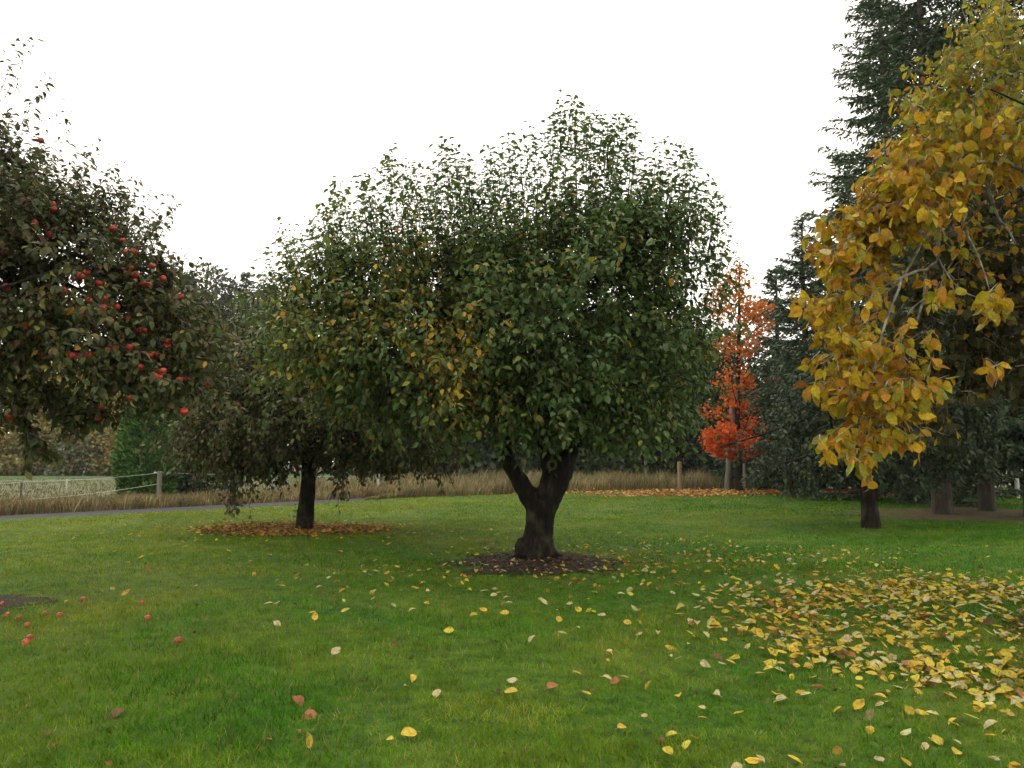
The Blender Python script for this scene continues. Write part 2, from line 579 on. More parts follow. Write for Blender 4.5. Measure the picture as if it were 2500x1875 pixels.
def single_leaves(A, idx, meshes, parent, base, rng):
    """each chosen leaf as an object of its own under its tree, sharing mesh data"""
    X = unit(A['D'][idx])
    S = unit(np.cross(A['U'][idx], X))
    N = np.cross(X, S)
    for j, i in enumerate(idx):
        o = obj('leaf', meshes[int(rng.integers(len(meshes)))], parent)
        L = A['L'][i]
        M = Matrix.Identity(4)
        for r in range(3):
            M[r][0], M[r][1], M[r][2], M[r][3] = X[j][r] * L, S[j][r] * L, N[j][r] * L, A['P'][i][r] - base[r]
        o.matrix_local = M
        o.color = (*A['C'][i], 1)


def crown_mesh(name, A, keep, m, parent, base, detail='full'):
    """all the leaves of a crown that are not objects of their own; those on its far side are cut simpler"""
    ids = np.nonzero(keep)[0]
    far = A['P'][ids, 1] > np.median(A['P'][ids, 1]) + 0.1
    VV, LL, TT, CC_, off = [], [], [], [], 0
    for sel, dt in ((ids[~far], detail), (ids[far], 'mid' if detail == 'full' else detail)):
        V, lo, to, C = leaves(A['P'][sel], A['D'][sel], A['U'][sel], A['L'][sel], A['wr'][sel], A['curl'][sel], A['fold'][sel], A['C'][sel], dt)
        VV.append(V)
        LL.append(lo + off)
        TT.append(to)
        CC_.append(C)
        off += len(V)
    o = obj(name, mesh(name, np.concatenate(VV) - base, np.concatenate(LL), np.concatenate(TT), [m], np.concatenate(CC_)), parent)
    o['kind'] = 'stuff'
    return o


def twig_mesh(path, m, parent, base, r0=0.006, r1=0.002, name='twigs'):
    n, k, _ = path.shape
    V, lo, to = tubes(path, np.tile(np.linspace(r0, r1, k), (n, 1)), 3)
    o = obj(name, mesh(name, V - base, lo, to, [m]), parent)
    o['kind'] = 'stuff'
    return o


def pick_colours(P, palette, weights, rng, jit=0.12):
    pal = np.array(palette)
    w = np.asarray(weights, float)
    if w.ndim == 1:
        k = rng.choice(len(pal), len(P), p=w / w.sum())
    else:
        cw = np.cumsum(w / w.sum(1, keepdims=True), 1)
        k = (rng.random(len(P))[:, None] > cw).sum(1).clip(0, len(pal) - 1)
    c = pal[k] * (1 + rng.normal(0, jit, (len(P), 1))) * (1 + rng.normal(0, jit * 0.4, (len(P), 3)))
    return np.clip(c, 0.004, 1)


def near_px(P, spots):
    """sum of soft bumps around places on a crown (x, z of the place, radius in m)"""
    r = np.zeros(len(P))
    for (px, py, Y, rad, amp) in spots:
        c = at(px, py, Y)
        d2 = ((P[:, 0] - c[0]) ** 2 + (P[:, 2] - c[2]) ** 2) / rad ** 2
        r += amp * np.exp(-d2)
    return r


def base_of(px, py):
    g = on_ground(px, py)
    g[2] = float(gz(g[0], g[1]))
    return g


# ------------------------------------------------------------------ setting: ground, lawn, road, field
def grid_sheet(name, xs, rows, zf, m):
    V = []
    for j in range(rows.shape[1]):
        V.append(np.stack([xs, rows[:, j], zf(xs, rows[:, j])], 1))
    V = np.concatenate(V)
    nx, ny = len(xs), rows.shape[1]
    i = np.arange(nx - 1)[None, :] + np.arange(ny - 1)[:, None] * nx
    q = np.stack([i, i + 1, i + nx + 1, i + nx], -1)
    return obj(name, mesh(name, V, q.ravel(), np.full(q.shape[0] * q.shape[1], 4), [m], smooth=True))


a_ = np.linspace(0, 2 * math.pi, 64, endpoint=False)
gv = np.stack([np.cos(a_) * 240, np.sin(a_) * 240, np.full(64, -0.06)], 1)
tag(obj('ground', mesh('ground', gv, np.arange(64), [64], [M_GROUND])), 'rough dark grassland stretching to the horizon', kind='structure')
xs = np.linspace(-30, 45, 151)
rows = np.stack([-8 + (edge(x) + 8) * np.linspace(0, 1, 100) for x in xs])
LAWN = tag(grid_sheet('lawn', xs, rows, gz, M_LAWN), 'mown green lawn under the fruit trees', kind='structure')


def strip(name, pts, w0, w1, z, m, label):
    pts = np.array(pts, float)
    T = unit(np.gradient(pts, axis=0))
    Nn = np.stack([-T[:, 1], T[:, 0]], 1)
    V = np.concatenate([np.c_[pts + Nn * w0, np.full(len(pts), z)], np.c_[pts + Nn * w1, np.full(len(pts), z)]])
    n = len(pts)
    i = np.arange(n - 1)
    q = np.stack([i, i + 1, i + n + 1, i + n], -1)
    return tag(obj(name, mesh(name, V, q.ravel(), np.full(n - 1, 4), [m])), label, kind='structure')


ROAD_PTS = [(-36, -12), (-25, 1.5), (-11.4, 17.9), (-6.3, 24.1), (-2.2, 29.1), (3.0, 35.5), (9, 43), (18, 56), (30, 74)]
strip('road', ROAD_PTS, -0.25, 1.65, -0.004, M_ROAD, 'narrow grey asphalt lane along the back of the lawn')
fv = np.array([(-160, -20, -0.02), (-41, -20, -0.02), (-13, 20.1, -0.02), (-3.4, 31.4, -0.02), (8, 46, -0.02), (12, 62, -0.02), (-160, 62, -0.02)])
tag(obj('field', mesh('field', fv, np.arange(7), [7], [M_FIELD])), 'tan grazed pasture behind the rope fence', kind='structure')
fv = np.array([(-160, 57, -0.01), (-14, 57, -0.01), (-10, 72, -0.01), (-160, 78, -0.01)])
tag(obj('meadow', mesh('meadow', fv, np.arange(4), [4], [M_MEADOW])), 'strip of fresh green meadow at the back of the pasture', kind='structure')


def patch(name, c, rx, ry, m, label, seed, dz=0.008, rough=0.42):
    nr, na = max(4, int(max(rx, ry) / 0.28)), 72
    th = np.linspace(0, 2 * math.pi, na, endpoint=False)
    k = 1 + rough * (fbm(np.stack([np.cos(th) * 2.5, np.sin(th) * 2.5, th * 0], 1), seed) - 0.5) * 2 + 0.35 * rough * (vnoise(np.stack([np.cos(th) * 11, np.sin(th) * 11, th * 0], 1), seed + 3) - 0.5) * 2
    V = [[c[0], c[1], 0]]
    for r in range(1, nr + 1):
        V += [[c[0] + math.cos(t_) * rx * kk * r / nr, c[1] + math.sin(t_) * ry * kk * r / nr, 0] for t_, kk in zip(th, k)]
    V = np.array(V)
    V[:, 2] = gz(V[:, 0], V[:, 1]) + dz
    lo, to = [], []
    for a in range(na):
        lo += [0, 1 + a, 1 + (a + 1) % na]
        to.append(3)
    for r in range(nr - 1):
        for a in range(na):
            b = 1 + r * na
            a2 = (a + 1) % na
            lo += [b + a, b + na + a, b + na + a2, b + a2]
            to.append(4)
    tag(obj(name, mesh(name, V, lo, to, [m], smooth=True)), label, kind='structure')


PATCHES = [  # centre, radii, how bare of grass
    ((0.36, 10.85), 1.2, 1.2), ((-4.15, 15.6), 1.6, 1.35), ((4.95, 6.2), 0.95, 0.9), ((-5.75, 7.45), 1.25, 1.1), ((12.4, 19.6), 4.1, 2.5), ((14.5, 31.5), 11.0, 2.2), ((8.0, 33.2), 4.6, 1.5)]
patch('soil', PATCHES[0][0], 1.15, 1.15, M_SOIL, 'ring of dark bare soil round the forked middle trunk', 3)
patch('leaf_bed', PATCHES[1][0], 1.45, 1.2, M_LITTER, 'ring of brown rotting leaves under the small left tree', 5)
patch('soil', PATCHES[2][0], 0.95, 0.9, M_SOIL, 'dark bare soil at right edge amid yellow leaves', 8)
patch('soil', PATCHES[3][0], 1.2, 1.05, M_SOIL, 'bare soil at left edge under the apple tree', 9)
patch('mulch', PATCHES[4][0], 4.1, 2.4, M_MULCH, 'brown needle litter round the fir trunks', 12)
patch('mulch', PATCHES[5][0], 11.0, 2.1, M_MULCH, 'brown leaf litter in the shade at the far right of the lawn', 14)


def bare(x, y):
    r = np.zeros(len(x))
    for (c, rx, ry) in PATCHES[:6]:
        d = np.sqrt(((x - c[0]) / rx) ** 2 + ((y - c[1]) / ry) ** 2)
        r = np.maximum(r, np.clip((1.05 - d + 0.5 * (fbm(np.stack([x * 3, y * 3, x * 0], 1), 77) - 0.5)) / 0.35, 0, 1))
    return r


# ------------------------------------------------------------------ grass blades
def grass(name, n, d0, d1, hgt, wid, segs, label, seed, power=1.0):
    g = np.random.default_rng(seed)
    u = g.random(n) ** power
    y = d0 + (d1 - d0) * u
    x = g.uniform(-1, 1, n) * (0.67 * y + 1.2)
    keep = (y < edge(x) - 0.03) & (g.random(n) > bare(x, y) * 0.97)
    x, y = x[keep], y[keep]
    n = len(x)
    pt = np.stack([x, y, x * 0], 1)
    tuft = fbm(pt * 1.6, 31)
    fine = vnoise(pt * 9.0, 33)
    broad = fbm(pt * 0.35, 37)
    h = hgt * g.uniform(0.45, 1.1, n) * (0.5 + 1.1 * tuft)
    lean = np.stack([g.normal(0, 0.55, n), g.normal(0, 0.55, n), np.ones(n)], 1)
    lean = unit(lean)
    yaw = g.random(n) * 6.28
    side = np.stack([np.cos(yaw), np.sin(yaw), np.zeros(n)], 1)
    w = (wid * (0.6 + 0.8 * g.random(n)))[:, None]
    B = np.stack([x, y, gz(x, y) - 0.005], 1)
    # colour: fresh green on the right and near the middle, yellower and drier towards the left and the lane
    dry = np.clip(0.32 + 0.8 * (broad - 0.5) - 0.045 * x + 0.014 * (y - 8) + 1.1 * (fbm(pt * 1.1, 41) - 0.5), 0, 1)
    straw = (g.random(n) < 0.02 + 0.30 * dry * (fine > 0.5) + 0.35 * np.clip(fbm(pt * 2.3, 47) - 0.6, 0, 1) * 4)
    c1, c2, c3 = np.array([0.045, 0.158, 0.003]), np.array([0.212, 0.248, 0.011]), np.array([0.24, 0.205, 0.05])
    C = c1 + (c2 - c1) * dry[:, None]
    C = np.where(straw[:, None], c3, C) * (0.62 + 0.7 * g.random(n)[:, None]) * (0.6 + 0.8 * fine[:, None])
    curve = np.stack([g.normal(0, 0.5, n), g.normal(0, 0.5, n), np.full(n, -0.15)], 1) * h[:, None] * 0.5
    if segs == 2:
        M_ = B + lean * h[:, None] * 0.55
        T_ = B + lean * h[:, None] + curve
        V = np.stack([B - side * w * 0.5, B + side * w * 0.5, M_ + side * w * 0.4, M_ - side * w * 0.4, T_], 1)
        k, fl, ft = 5, np.array([0, 1, 2, 3, 3, 2, 4]), np.array([4, 3])
    else:
        V = np.stack([B - side * w * 0.5, B + side * w * 0.5, B + lean * h[:, None] + curve * 0.5], 1)
        k, fl, ft = 3, np.array([0, 1, 2]), np.array([3])
    lo = (np.arange(n)[:, None] * k + fl[None]).ravel()
    me = mesh(name, V.reshape(-1, 3), lo, np.tile(ft, n), [M_GRASS], np.repeat(C, k, 0))
    return tag(obj(name, me), label, 'grass', kind='stuff')


grass('grass', 178000, 2.7, 9.5, 0.06, 0.0042, 2, 'short green grass blades of the near lawn', 71, 1.25)
grass('grass', 170000, 9.5, 19.0, 0.055, 0.010, 1, 'short grass of the lawn round the middle trees', 72)
grass('grass', 170000, 19.0, 42.0, 0.06, 0.022, 1, 'short grass at the back of the lawn by the lane', 73)


def tall_grass(name, n, sampler, hgt, wid, pal, wts, label, seed):
    g = np.random.default_rng(seed)
    x, y = sampler(g, n)
    n = len(x)
    pt = np.stack([x, y, x * 0], 1)
    h = hgt * np.clip((x + 5.5) / 3.0, 0.25, 1.0) * (0.2 + 1.3 * fbm(pt * 0.9, seed)) if seed == 83 else hgt * (0.2 + 1.3 * fbm(pt * 0.9, seed)) * 1.0
    h = h * g.uniform(0.35, 1.15, n)
    B = np.stack([x, y, np.full(n, -0.03)], 1)
    lean = unit(np.stack([g.normal(0.08, 0.25, n), g.normal(0, 0.25, n), np.ones(n)], 1))
    yaw = g.random(n) * 3.14
    side = np.stack([np.cos(yaw), np.sin(yaw) * 0.4, np.zeros(n)], 1)
    w = wid * (0.5 + g.random(n))[:, None]
    M_ = B + lean * (h * 0.6)[:, None]
    T_ = B + lean * h[:, None] + np.stack([g.normal(0.05, 0.16, n), g.normal(0, 0.15, n), -0.05 * np.ones(n)], 1) * h[:, None]
    V = np.stack([B - side * w * 0.5, B + side * w * 0.5, M_ + side * w * 0.55, M_ - side * w * 0.55, T_], 1)
    C = pick_colours(pt, pal, wts, g, 0.2) * (0.7 + 0.6 * fbm(pt * 0.9, seed + 4))[:, None]
    lo = (np.arange(n)[:, None] * 5 + np.array([0, 1, 2, 3, 3, 2, 4])[None]).ravel()
    me = mesh(name, V.reshape(-1, 3), lo, np.tile([4, 3], n), [M_DRY], np.repeat(C, 5, 0))
    return tag(obj(name, me), label, 'grass', kind='stuff')


RP = np.array(ROAD_PTS)


def along_road(lo, hi, w0, w1):
    def f(g, n):
        s = g.uniform(lo, hi, n)
        x = s
        y = np.interp(s, RP[:, 0], RP[:, 1])
        off = w0 + (w1 - w0) * g.random(n) ** 1.3
        return x - 0.76 * off, y + 0.65 * off
    return f


DRYPAL = [(0.25, 0.205, 0.10), (0.19, 0.15, 0.075), (0.14, 0.082, 0.045), (0.135, 0.145, 0.048), (0.31, 0.26, 0.145)]
tall_grass('dry_grass', 22000, along_road(-14, -2.5, 1.7, 4.0), 0.44, 0.018, DRYPAL, [3, 3, 3, 2, 1], 'rust brown weeds and dry grass beyond the lane at left', 81)
tall_grass('dry_grass', 23000, along_road(-4, 12, 2.0, 6.5), 0.85, 0.024, DRYPAL, [4, 3, 1, 2, 2], 'tall pale dry grass on the bank behind the middle tree', 82)


def verge(g, n):
    x = g.uniform(-4.8, 13, n)
    off = g.random(n) ** 1.2 * np.clip((x + 4.6) * 0.45, 0.05, 3.0)
    return x, edge(x) + 0.08 + off


tall_grass('dry_grass', 19000, verge, 0.85, 0.022, DRYPAL, [4, 3, 1, 2, 2], 'tall dry grass fringe between the lawn and the far fence', 83)


def pasture_scatter(g, n):
    y = 22 + 35 * g.random(n) ** 1.5
    x = g.uniform(-0.75, -0.2, n) * y
    ok = y > np.interp(x, RP[:, 0], RP[:, 1]) + 3.2
    return x[ok], y[ok]


tall_grass('pasture_grass', 15000, pasture_scatter, 0.16, 0.03, [(0.15, 0.13, 0.07), (0.11, 0.105, 0.045), (0.085, 0.10, 0.034)], [3, 2, 2], 'cropped tan and green tufts in the pasture', 84)

# ------------------------------------------------------------------ the big tree in the middle
def pxl(Y, *pts):
    """limb points (px, py, radius m, depth offset) -> world points, radii"""
    P_, R_ = [], []
    for q in pts:
        yo = q[3] if len(q) > 3 else 0
        P_.append(at(q[0], q[1], Y + yo))
        R_.append(q[2])
    return np.array(P_), np.array(R_)


def toward(P0, lobes, k, rng, r0, r1, rise=0.25):
    """boughs from a limb's end into the lobes of the crown"""
    res = []
    for i in range(k):
        lb = lobes[i % len(lobes)]
        E = at(lb[0] + rng.normal(0, lb[2] * 0.45), lb[1] + rng.normal(0, lb[3] * 0.45), lb[4] + rng.normal(0, lb[5] * 0.5))
        S0 = P0[int(rng.integers(len(P0)))]
        mid = S0 * 0.5 + E * 0.5 + np.array([0, 0, rise * rng.random()]) + rng.normal(0, 0.12, 3)
        res.append((np.array([S0, S0 * 0.75 + mid * 0.25 + rng.normal(0, 0.05, 3), mid, E]), np.array([r0, r0 * 0.8, (r0 + r1) * 0.5, r1]) * rng.uniform(0.8, 1.2)))
    return res


def middle_tree():
    g = np.random.default_rng(101)
    Y = 11.46
    b = base_of(1306, 1351)
    T = root('fruit_tree', b, 'largest tree, round green crown on a thick forked dark trunk in the middle', 'tree', 'fruit trees on the lawn')
    trunk = [pxl(Y, (1302, 1362, 0.27), (1308, 1345, 0.24), (1314, 1310, 0.20), (1318, 1279, 0.185), (1322, 1245, 0.21), (1325, 1222, 0.20)),
             pxl(Y, (1318, 1262, 0.14), (1303, 1228, 0.14), (1279, 1190, 0.125), (1255, 1150, 0.12), (1236, 1110, 0.10), (1226, 1050, 0.10), (1212, 985, 0.09), (1185, 920, 0.07)),
             pxl(Y, (1326, 1255, 0.17), (1338, 1220, 0.185), (1352, 1185, 0.205), (1362, 1150, 0.205), (1368, 1118, 0.17)),
             pxl(Y, (1372, 1140, 0.15), (1392, 1100, 0.12), (1415, 1055, 0.105), (1450, 985, 0.09), (1500, 900, 0.07)),
             pxl(Y, (1350, 1145, 0.15), (1338, 1105, 0.12), (1326, 1050, 0.10, 0.1), (1330, 960, 0.09, 0.2), (1345, 850, 0.07, 0.3)),
             pxl(Y, (1288, 1352, 0.14, -0.05), (1277, 1338, 0.12, -0.06), (1281, 1318, 0.07, -0.03)),
             pxl(Y, (1326, 1356, 0.15, -0.1), (1332, 1346, 0.13, -0.1), (1328, 1310, 0.09, 0)),
             pxl(Y, (1372, 1362, 0.04, -0.15), (1350, 1354, 0.08, -0.1), (1332, 1335, 0.08, 0)), pxl(Y, (1300, 1372, 0.04, -0.42), (1302, 1360, 0.09, -0.25), (1308, 1332, 0.08, -0.1)),
             pxl(Y, (1252, 1362, 0.03, -0.25), (1272, 1354, 0.07, -0.12), (1290, 1335, 0.07, 0))]
    tr = fused('trunk', trunk, M_BARK, T, b, 0.024, 0.034, 3)
    # pruning scar on the right-hand limb
    kc = at(1348, 1135, Y - 0.215)
    V, lo, to = [], [], []
    for j, (rr, dy) in enumerate([(0.085, 0.06), (0.075, -0.015), (0.05, -0.02), (0.038, 0.02)]):
        for a in range(14):
            an = a * 2 * math.pi / 14
            V.append([kc[0] + rr * math.cos(an) * 0.85, kc[1] + dy, kc[2] + rr * math.sin(an)])
    for j in range(3):
        for a in range(14):
            lo += [j * 14 + a, j * 14 + (a + 1) % 14, (j + 1) * 14 + (a + 1) % 14, (j + 1) * 14 + a]
            to.append(4)
    lo += [42 + a for a in range(14)]
    to.append(14)
    mi = [0] * (len(to) - 1) + [1]
    k_ = obj('knot', mesh('knot', np.array(V) - b, lo, to, [M_KNOT, M_HOLLOW], smooth=False, mat_idx=mi), tr)
    lobes = [(1340, 780, 330, 200, Y, 2.4, 1.25), (1030, 790, 270, 170, Y - 0.2, 2.1), (1500, 700, 200, 160, Y + 0.2, 2.0), (860, 830, 150, 160, Y - 0.2, 1.5),
             (1570, 850, 150, 160, Y + 0.2, 1.6), (1230, 890, 250, 160, Y - 1.1, 1.3), (1450, 960, 230, 110, Y - 0.6, 1.3), (1000, 900, 200, 130, Y - 0.6, 1.3),
             (1380, 625, 220, 85, Y + 0.1, 1.6, 1.4), (1010, 705, 220, 75, Y + 0.2, 1.5, 1.4), (1290, 1010, 170, 75, Y - 0.7, 0.8), (1615, 750, 85, 120, Y + 0.3, 1.1), (770, 760, 90, 90, Y, 0.9), (1190, 655, 170, 80, Y, 1.4, 1.4), (1560, 690, 120, 85, Y + 0.1, 1.3, 1.2)]
    ends = [trunk[1][0][-1], trunk[1][0][-2], trunk[3][0][-1], trunk[3][0][-2], trunk[4][0][-1], trunk[4][0][-2]]
    for i, (pp, rr) in enumerate(toward(ends, lobes, 26, g, 0.055, 0.015)):
        branch('branch', pp, rr, M_BARK, T, b, 9, 6, 0.25, i)
    n = 6300
    P, O, r = clumped(lobes, n, 0.36, g, 7, 0.18)
    # the crown is open where boughs part on the right: fewer shoots there
    hx, hy, _ = project(P)
    hole = np.exp(-(((hx - 1490) / 62) ** 2 + ((hy - 722) / 32) ** 2)) + 0.7 * np.exp(-(((hx - 1665) / 40) ** 2 + ((hy - 730) / 70) ** 2))
    hollow = fbm(P * 1.1, 61)
    ok = (g.random(n) > hole * 1.0) & (hollow > 0.24) & (P[:, 2] > 1.8)
    P, O = P[ok], O[ok]
    n = len(P)
    zr = np.clip((P[:, 2] - 3.6) / 2.0, -1, 1)
    D = unit(O * 0.75 + np.array([0, 0, 1]) * (0.15 + 0.65 * zr)[:, None] + g.normal(0, 0.25, (n, 3)))
    Ls = g.uniform(0.25, 0.6, n)
    bend = np.where(zr > 0, 0.5, -0.5) * g.uniform(0.2, 1.0, n)
    spots = [(1095, 830, Y - 1.5, 0.42, 1.5), (1040, 640, Y, 0.42, 0.45), (840, 860, Y, 0.5, 0.55), (1130, 950, Y - 1.2, 0.4, 1.1), (960, 800, Y, 0.5, 0.35), (760, 760, Y, 0.4, 0.4),
             (1010, 760, Y, 0.6, 0.35), (800, 950, Y, 0.4, 0.3), (1330, 620, Y, 0.8, 0.12)]
    PAL = [(0.088, 0.138, 0.038), (0.062, 0.110, 0.030), (0.142, 0.175, 0.038), (0.20, 0.19, 0.030), (0.42, 0.28, 0.03), (0.36, 0.17, 0.03)]

    def colf(Q):
        s = near_px(Q, spots)
        left = np.clip((0.9 - Q[:, 0]) / 4.0, 0, 1)
        nn = fbm(Q * 1.4, 17)
        w = np.stack([1.3 + 0 * s, 1.1 - 0.5 * left, 0.35 + 1.1 * left * nn * 1.6 + 0.6 * s, 0.08 + 0.55 * left * nn + 1.1 * s, 0.006 + 1.4 * s ** 1.6, 0.004 + 0.25 * s ** 1.5], 1)
        return pick_colours(Q, PAL, w, g, 0.15)
    A1, path1 = shoot_leaves(P, D, Ls, bend, 11, 0.104, 0.56, colf, g)
    # tall upright sprouts along the top
    kx = [640, 660, 681, 769, 814, 893, 947, 995, 1057, 1088, 1130, 1181, 1243, 1284, 1369, 1398, 1442, 1476, 1516, 1558, 1600, 1626, 1671, 1697, 1719, 1747, 1767, 1784, 1807]
    ky = [640, 591, 537, 506, 421, 415, 342, 390, 373, 328, 379, 353, 316, 308, 240, 223, 266, 274, 268, 291, 339, 339, 333, 376, 404, 452, 480, 543, 640]
    S2, D2, L2 = [], [], []
    for q in range(470):
        if q < 2 * len(kx):                                # the sprouts that reach highest
            px, dp = kx[q // 2] + g.normal(0, 7), abs(g.normal(0, 6))
        else:
            px, dp = g.uniform(650, 1790), 15 + g.exponential(85)
        e = at(px, np.interp(px, kx, ky) + dp, Y + g.normal(0, 0.8))
        l_ = g.uniform(0.6, 1.05)
        d_ = unit(np.array([0.09 * (e[0] - 0.4) + g.normal(0, 0.07), g.normal(0, 0.09), 1.0]))
        S2.append(e - d_ * l_)
        D2.append(d_)
        L2.append(l_)
    S2, D2, L2 = np.array(S2), np.array(D2), np.array(L2)
    A2, path2 = shoot_leaves(S2, D2, L2, g.uniform(-0.05, 0.15, len(S2)), 15, 0.108, 0.52, colf, g, ct=0.15, cr_=1.0, cd=-0.12, ur=0.16, curl=(0.45, 0.95), fold=(0.1, 0.4), t0=0.05, pet=0.03)
    A = cat_leaves(A1, A2)
    idx = front_leaves(A, 300, g, 18)
    keep = np.ones(len(A['P']), bool)
    keep[idx] = False
    crown_mesh('crown', A, keep, M_LEAF, T, b, 'full')
    twig_mesh(np.concatenate([path1, path2]), M_BARK, T, b, 0.006, 0.002)
    ml = [unit_leaf('green_leaf', M_LEAF_O, 0.6, c, f, 'full', 0.15) for c, f in ((0.3, 0.2), (0.5, 0.3), (0.7, 0.15))]
    single_leaves(A, idx, ml, T, b, g)
    return T, A


MID, MID_A = middle_tree()


def apple_mesh(name='apple', r=0.032):
    prof = [(0.0, 0.55), (0.18, 0.66), (0.45, 0.82), (0.8, 0.72), (0.98, 0.35), (1.0, 0.0), (0.9, -0.4), (0.68, -0.75), (0.4, -0.9), (0.18, -0.86), (0.0, -0.78)]
    na = 12
    V, lo, to, mi = [], [], [], []
    V.append([0, 0, prof[0][1]])
    for (a, z) in prof[1:-1]:
        V += [[a * math.cos(q * 2 * math.pi / na), a * math.sin(q * 2 * math.pi / na), z] for q in range(na)]
    V.append([0, 0, prof[-1][1]])
    m = len(prof) - 2
    for q in range(na):
        lo += [0, 1 + q, 1 + (q + 1) % na]
        to.append(3)
        e = 1 + (m - 1) * na
        lo += [len(V) - 1, e + (q + 1) % na, e + q]
        to.append(3)
    for j in range(m - 1):
        for q in range(na):
            u, w = 1 + j * na, 1 + (j + 1) * na
            lo += [u + q, w + q, w + (q + 1) % na, u + (q + 1) % na]
            to.append(4)
    mi = [0] * len(to)
    k = len(V)                                            # the stalk
    for z, w, dx in ((0.5, 0.05, 0), (1.15, 0.045, 0.1)):
        V += [[dx + w * math.cos(q * 2.094), w * math.sin(q * 2.094), z] for q in range(3)]
    for q in range(3):
        lo += [k + q, k + (q + 1) % 3, k + 3 + (q + 1) % 3, k + 3 + q]
        to.append(4)
        mi.append(1)
    return mesh(name, np.array(V) * r, lo, to, [M_APPLE, M_BARK], smooth=True, mat_idx=mi)


APPLE = apple_mesh()


def hang_apples(spots, A, T, b, g, size=1.0):
    px, py, dep = project(A['P'])
    for (ax, ay) in spots:
        m = (np.abs(px - ax) < 26) & (np.abs(py - ay) < 26)
        d = np.percentile(dep[m], 6) if m.sum() > 4 else np.median(dep)
        dr = ray(ax, ay)
        s, c = math.sin(PITCH), math.cos(PITCH)
        k = (d + 0.04) / (dr[1] * c + dr[2] * s)
        p_ = np.array([0, 0, EYE]) + dr * k
        o = obj('apple', APPLE, T, tuple(p_ - b))
        o.rotation_euler = (g.normal(0, 0.35), g.normal(0, 0.35), g.random() * 6.28)
        sc = size * g.uniform(0.85, 1.15)
        o.scale = (sc, sc, sc * g.uniform(0.9, 1.0))


hang_apples([(846, 720)], MID_A, MID, np.array(MID.location), np.random.default_rng(4), 1.2)


# ------------------------------------------------------------------ smaller tree behind it on the left
def small_tree(name, b, Y, trunk_pts, lobes, n, per, leaf, pal, wts, label, seed, detail='mid', hang=(), lean=0.0, keepz=1.0, cat='tree', group=None, wr=0.55, mat=None, tm=None, rough=0.02):
    g = np.random.default_rng(seed)
    T = root(name, b, label, cat, group)
    fused('trunk', trunk_pts, tm or M_BARK, T, b, 0.03, rough, seed)
    ends = [q[0][-1] for q in trunk_pts]
    for i, (pp, rr) in enumerate(toward(ends, lobes, 12, g, 0.05, 0.012)):
        branch('branch', pp, rr, tm or M_BARK, T, b, 8, 5, 0.2, i + seed)
    P, O, r = clumped(lobes, n, 0.48, g, 6, 0.17)
    ok = (fbm(P * 1.2, seed) > 0.28) & (P[:, 2] > keepz)
    P, O = P[ok], O[ok]
    zr = np.clip((P[:, 2] - np.mean(P[:, 2])) / (np.std(P[:, 2]) * 1.6), -1, 1)
    D = unit(O * 0.8 + np.array([0, 0, 1]) * (0.5 * zr - 0.05)[:, None] + g.normal(0, 0.25, (len(P), 3)))
    Ls = g.uniform(0.22, 0.5, len(P))
    colf = lambda Q: pick_colours(Q, pal, wts(Q) if callable(wts) else wts, g, 0.16)
    A, path = shoot_leaves(P, D, Ls, np.where(zr > 0, 0.3, -0.6) * g.random(len(P)), per, leaf, wr, colf, g, cd=0.45)
    As, paths = [A], [path]
    for (px, py, l_, k) in hang:                           # shoots that dangle below the crown
        S = np.array([at(px + g.normal(0, 10), py, Y + g.normal(0, 0.3)) for _ in range(k)])
        Dd = unit(np.stack([g.normal(0, 0.25, k), g.normal(0, 0.2, k), -np.ones(k)], 1))
        a, p_ = shoot_leaves(S, Dd, np.full(k, l_) * g.uniform(0.7, 1.1, k), g.normal(0, 0.1, k), 9, leaf * 1.05, wr, colf, g, cd=0.7, up=0.4)
        As.append(a)
        paths.append(p_)
    A = cat_leaves(*As)
    crown_mesh('crown', A, np.ones(len(A['P']), bool), mat or M_LEAF, T, b, detail)
    twig_mesh(np.concatenate(paths), tm or M_BARK, T, b, 0.009, 0.003)
    return T, A


Y2 = 15.75
b2 = base_of(743, 1288)
tr2 = [pxl(Y2, (741, 1296, 0.185), (744, 1280, 0.165), (748, 1235, 0.145), (752, 1190, 0.14), (753, 1140, 0.14), (750, 1095, 0.12)),
       pxl(Y2, (752, 1130, 0.11), (730, 1085, 0.09), (690, 1030, 0.07), (650, 970, 0.05)),
       pxl(Y2, (752, 1125, 0.11), (775, 1075, 0.09), (810, 1020, 0.07), (860, 960, 0.05)),
       pxl(Y2, (751, 1110, 0.1), (748, 1050, 0.09, 0.2), (740, 960, 0.06, 0.2))]
lob2 = [(740, 990, 320, 120, Y2, 2.2), (640, 910, 210, 100, Y2, 1.7), (540, 1035, 120, 90, Y2 - 0.5, 1.2), (900, 990, 220, 120, Y2 - 0.2, 1.8), (720, 1035, 260, 65, Y2 - 0.7, 1.4),
        (1030, 1045, 130, 70, Y2, 1.3), (960, 1060, 160, 55, Y2 - 0.5, 1.0), (590, 1080, 120, 50, Y2 - 0.6, 0.8), (640, 855, 130, 50, Y2 + 0.2, 1.0)]
PAL2 = [(0.066, 0.092, 0.026), (0.080, 0.086, 0.030), (0.098, 0.074, 0.036), (0.11, 0.125, 0.032), (0.26, 0.12, 0.035), (0.16, 0.16, 0.09)]


def w2(Q):
    h = np.clip((Q[:, 2] - 1.2) / 2.4, 0, 1)
    return np.stack([1 + 0 * h, 0.9 + 0 * h, 0.9 - 0.7 * h, 0.3 + 0.8 * h, 0.07 + 0 * h, 0.12 + 0 * h], 1)


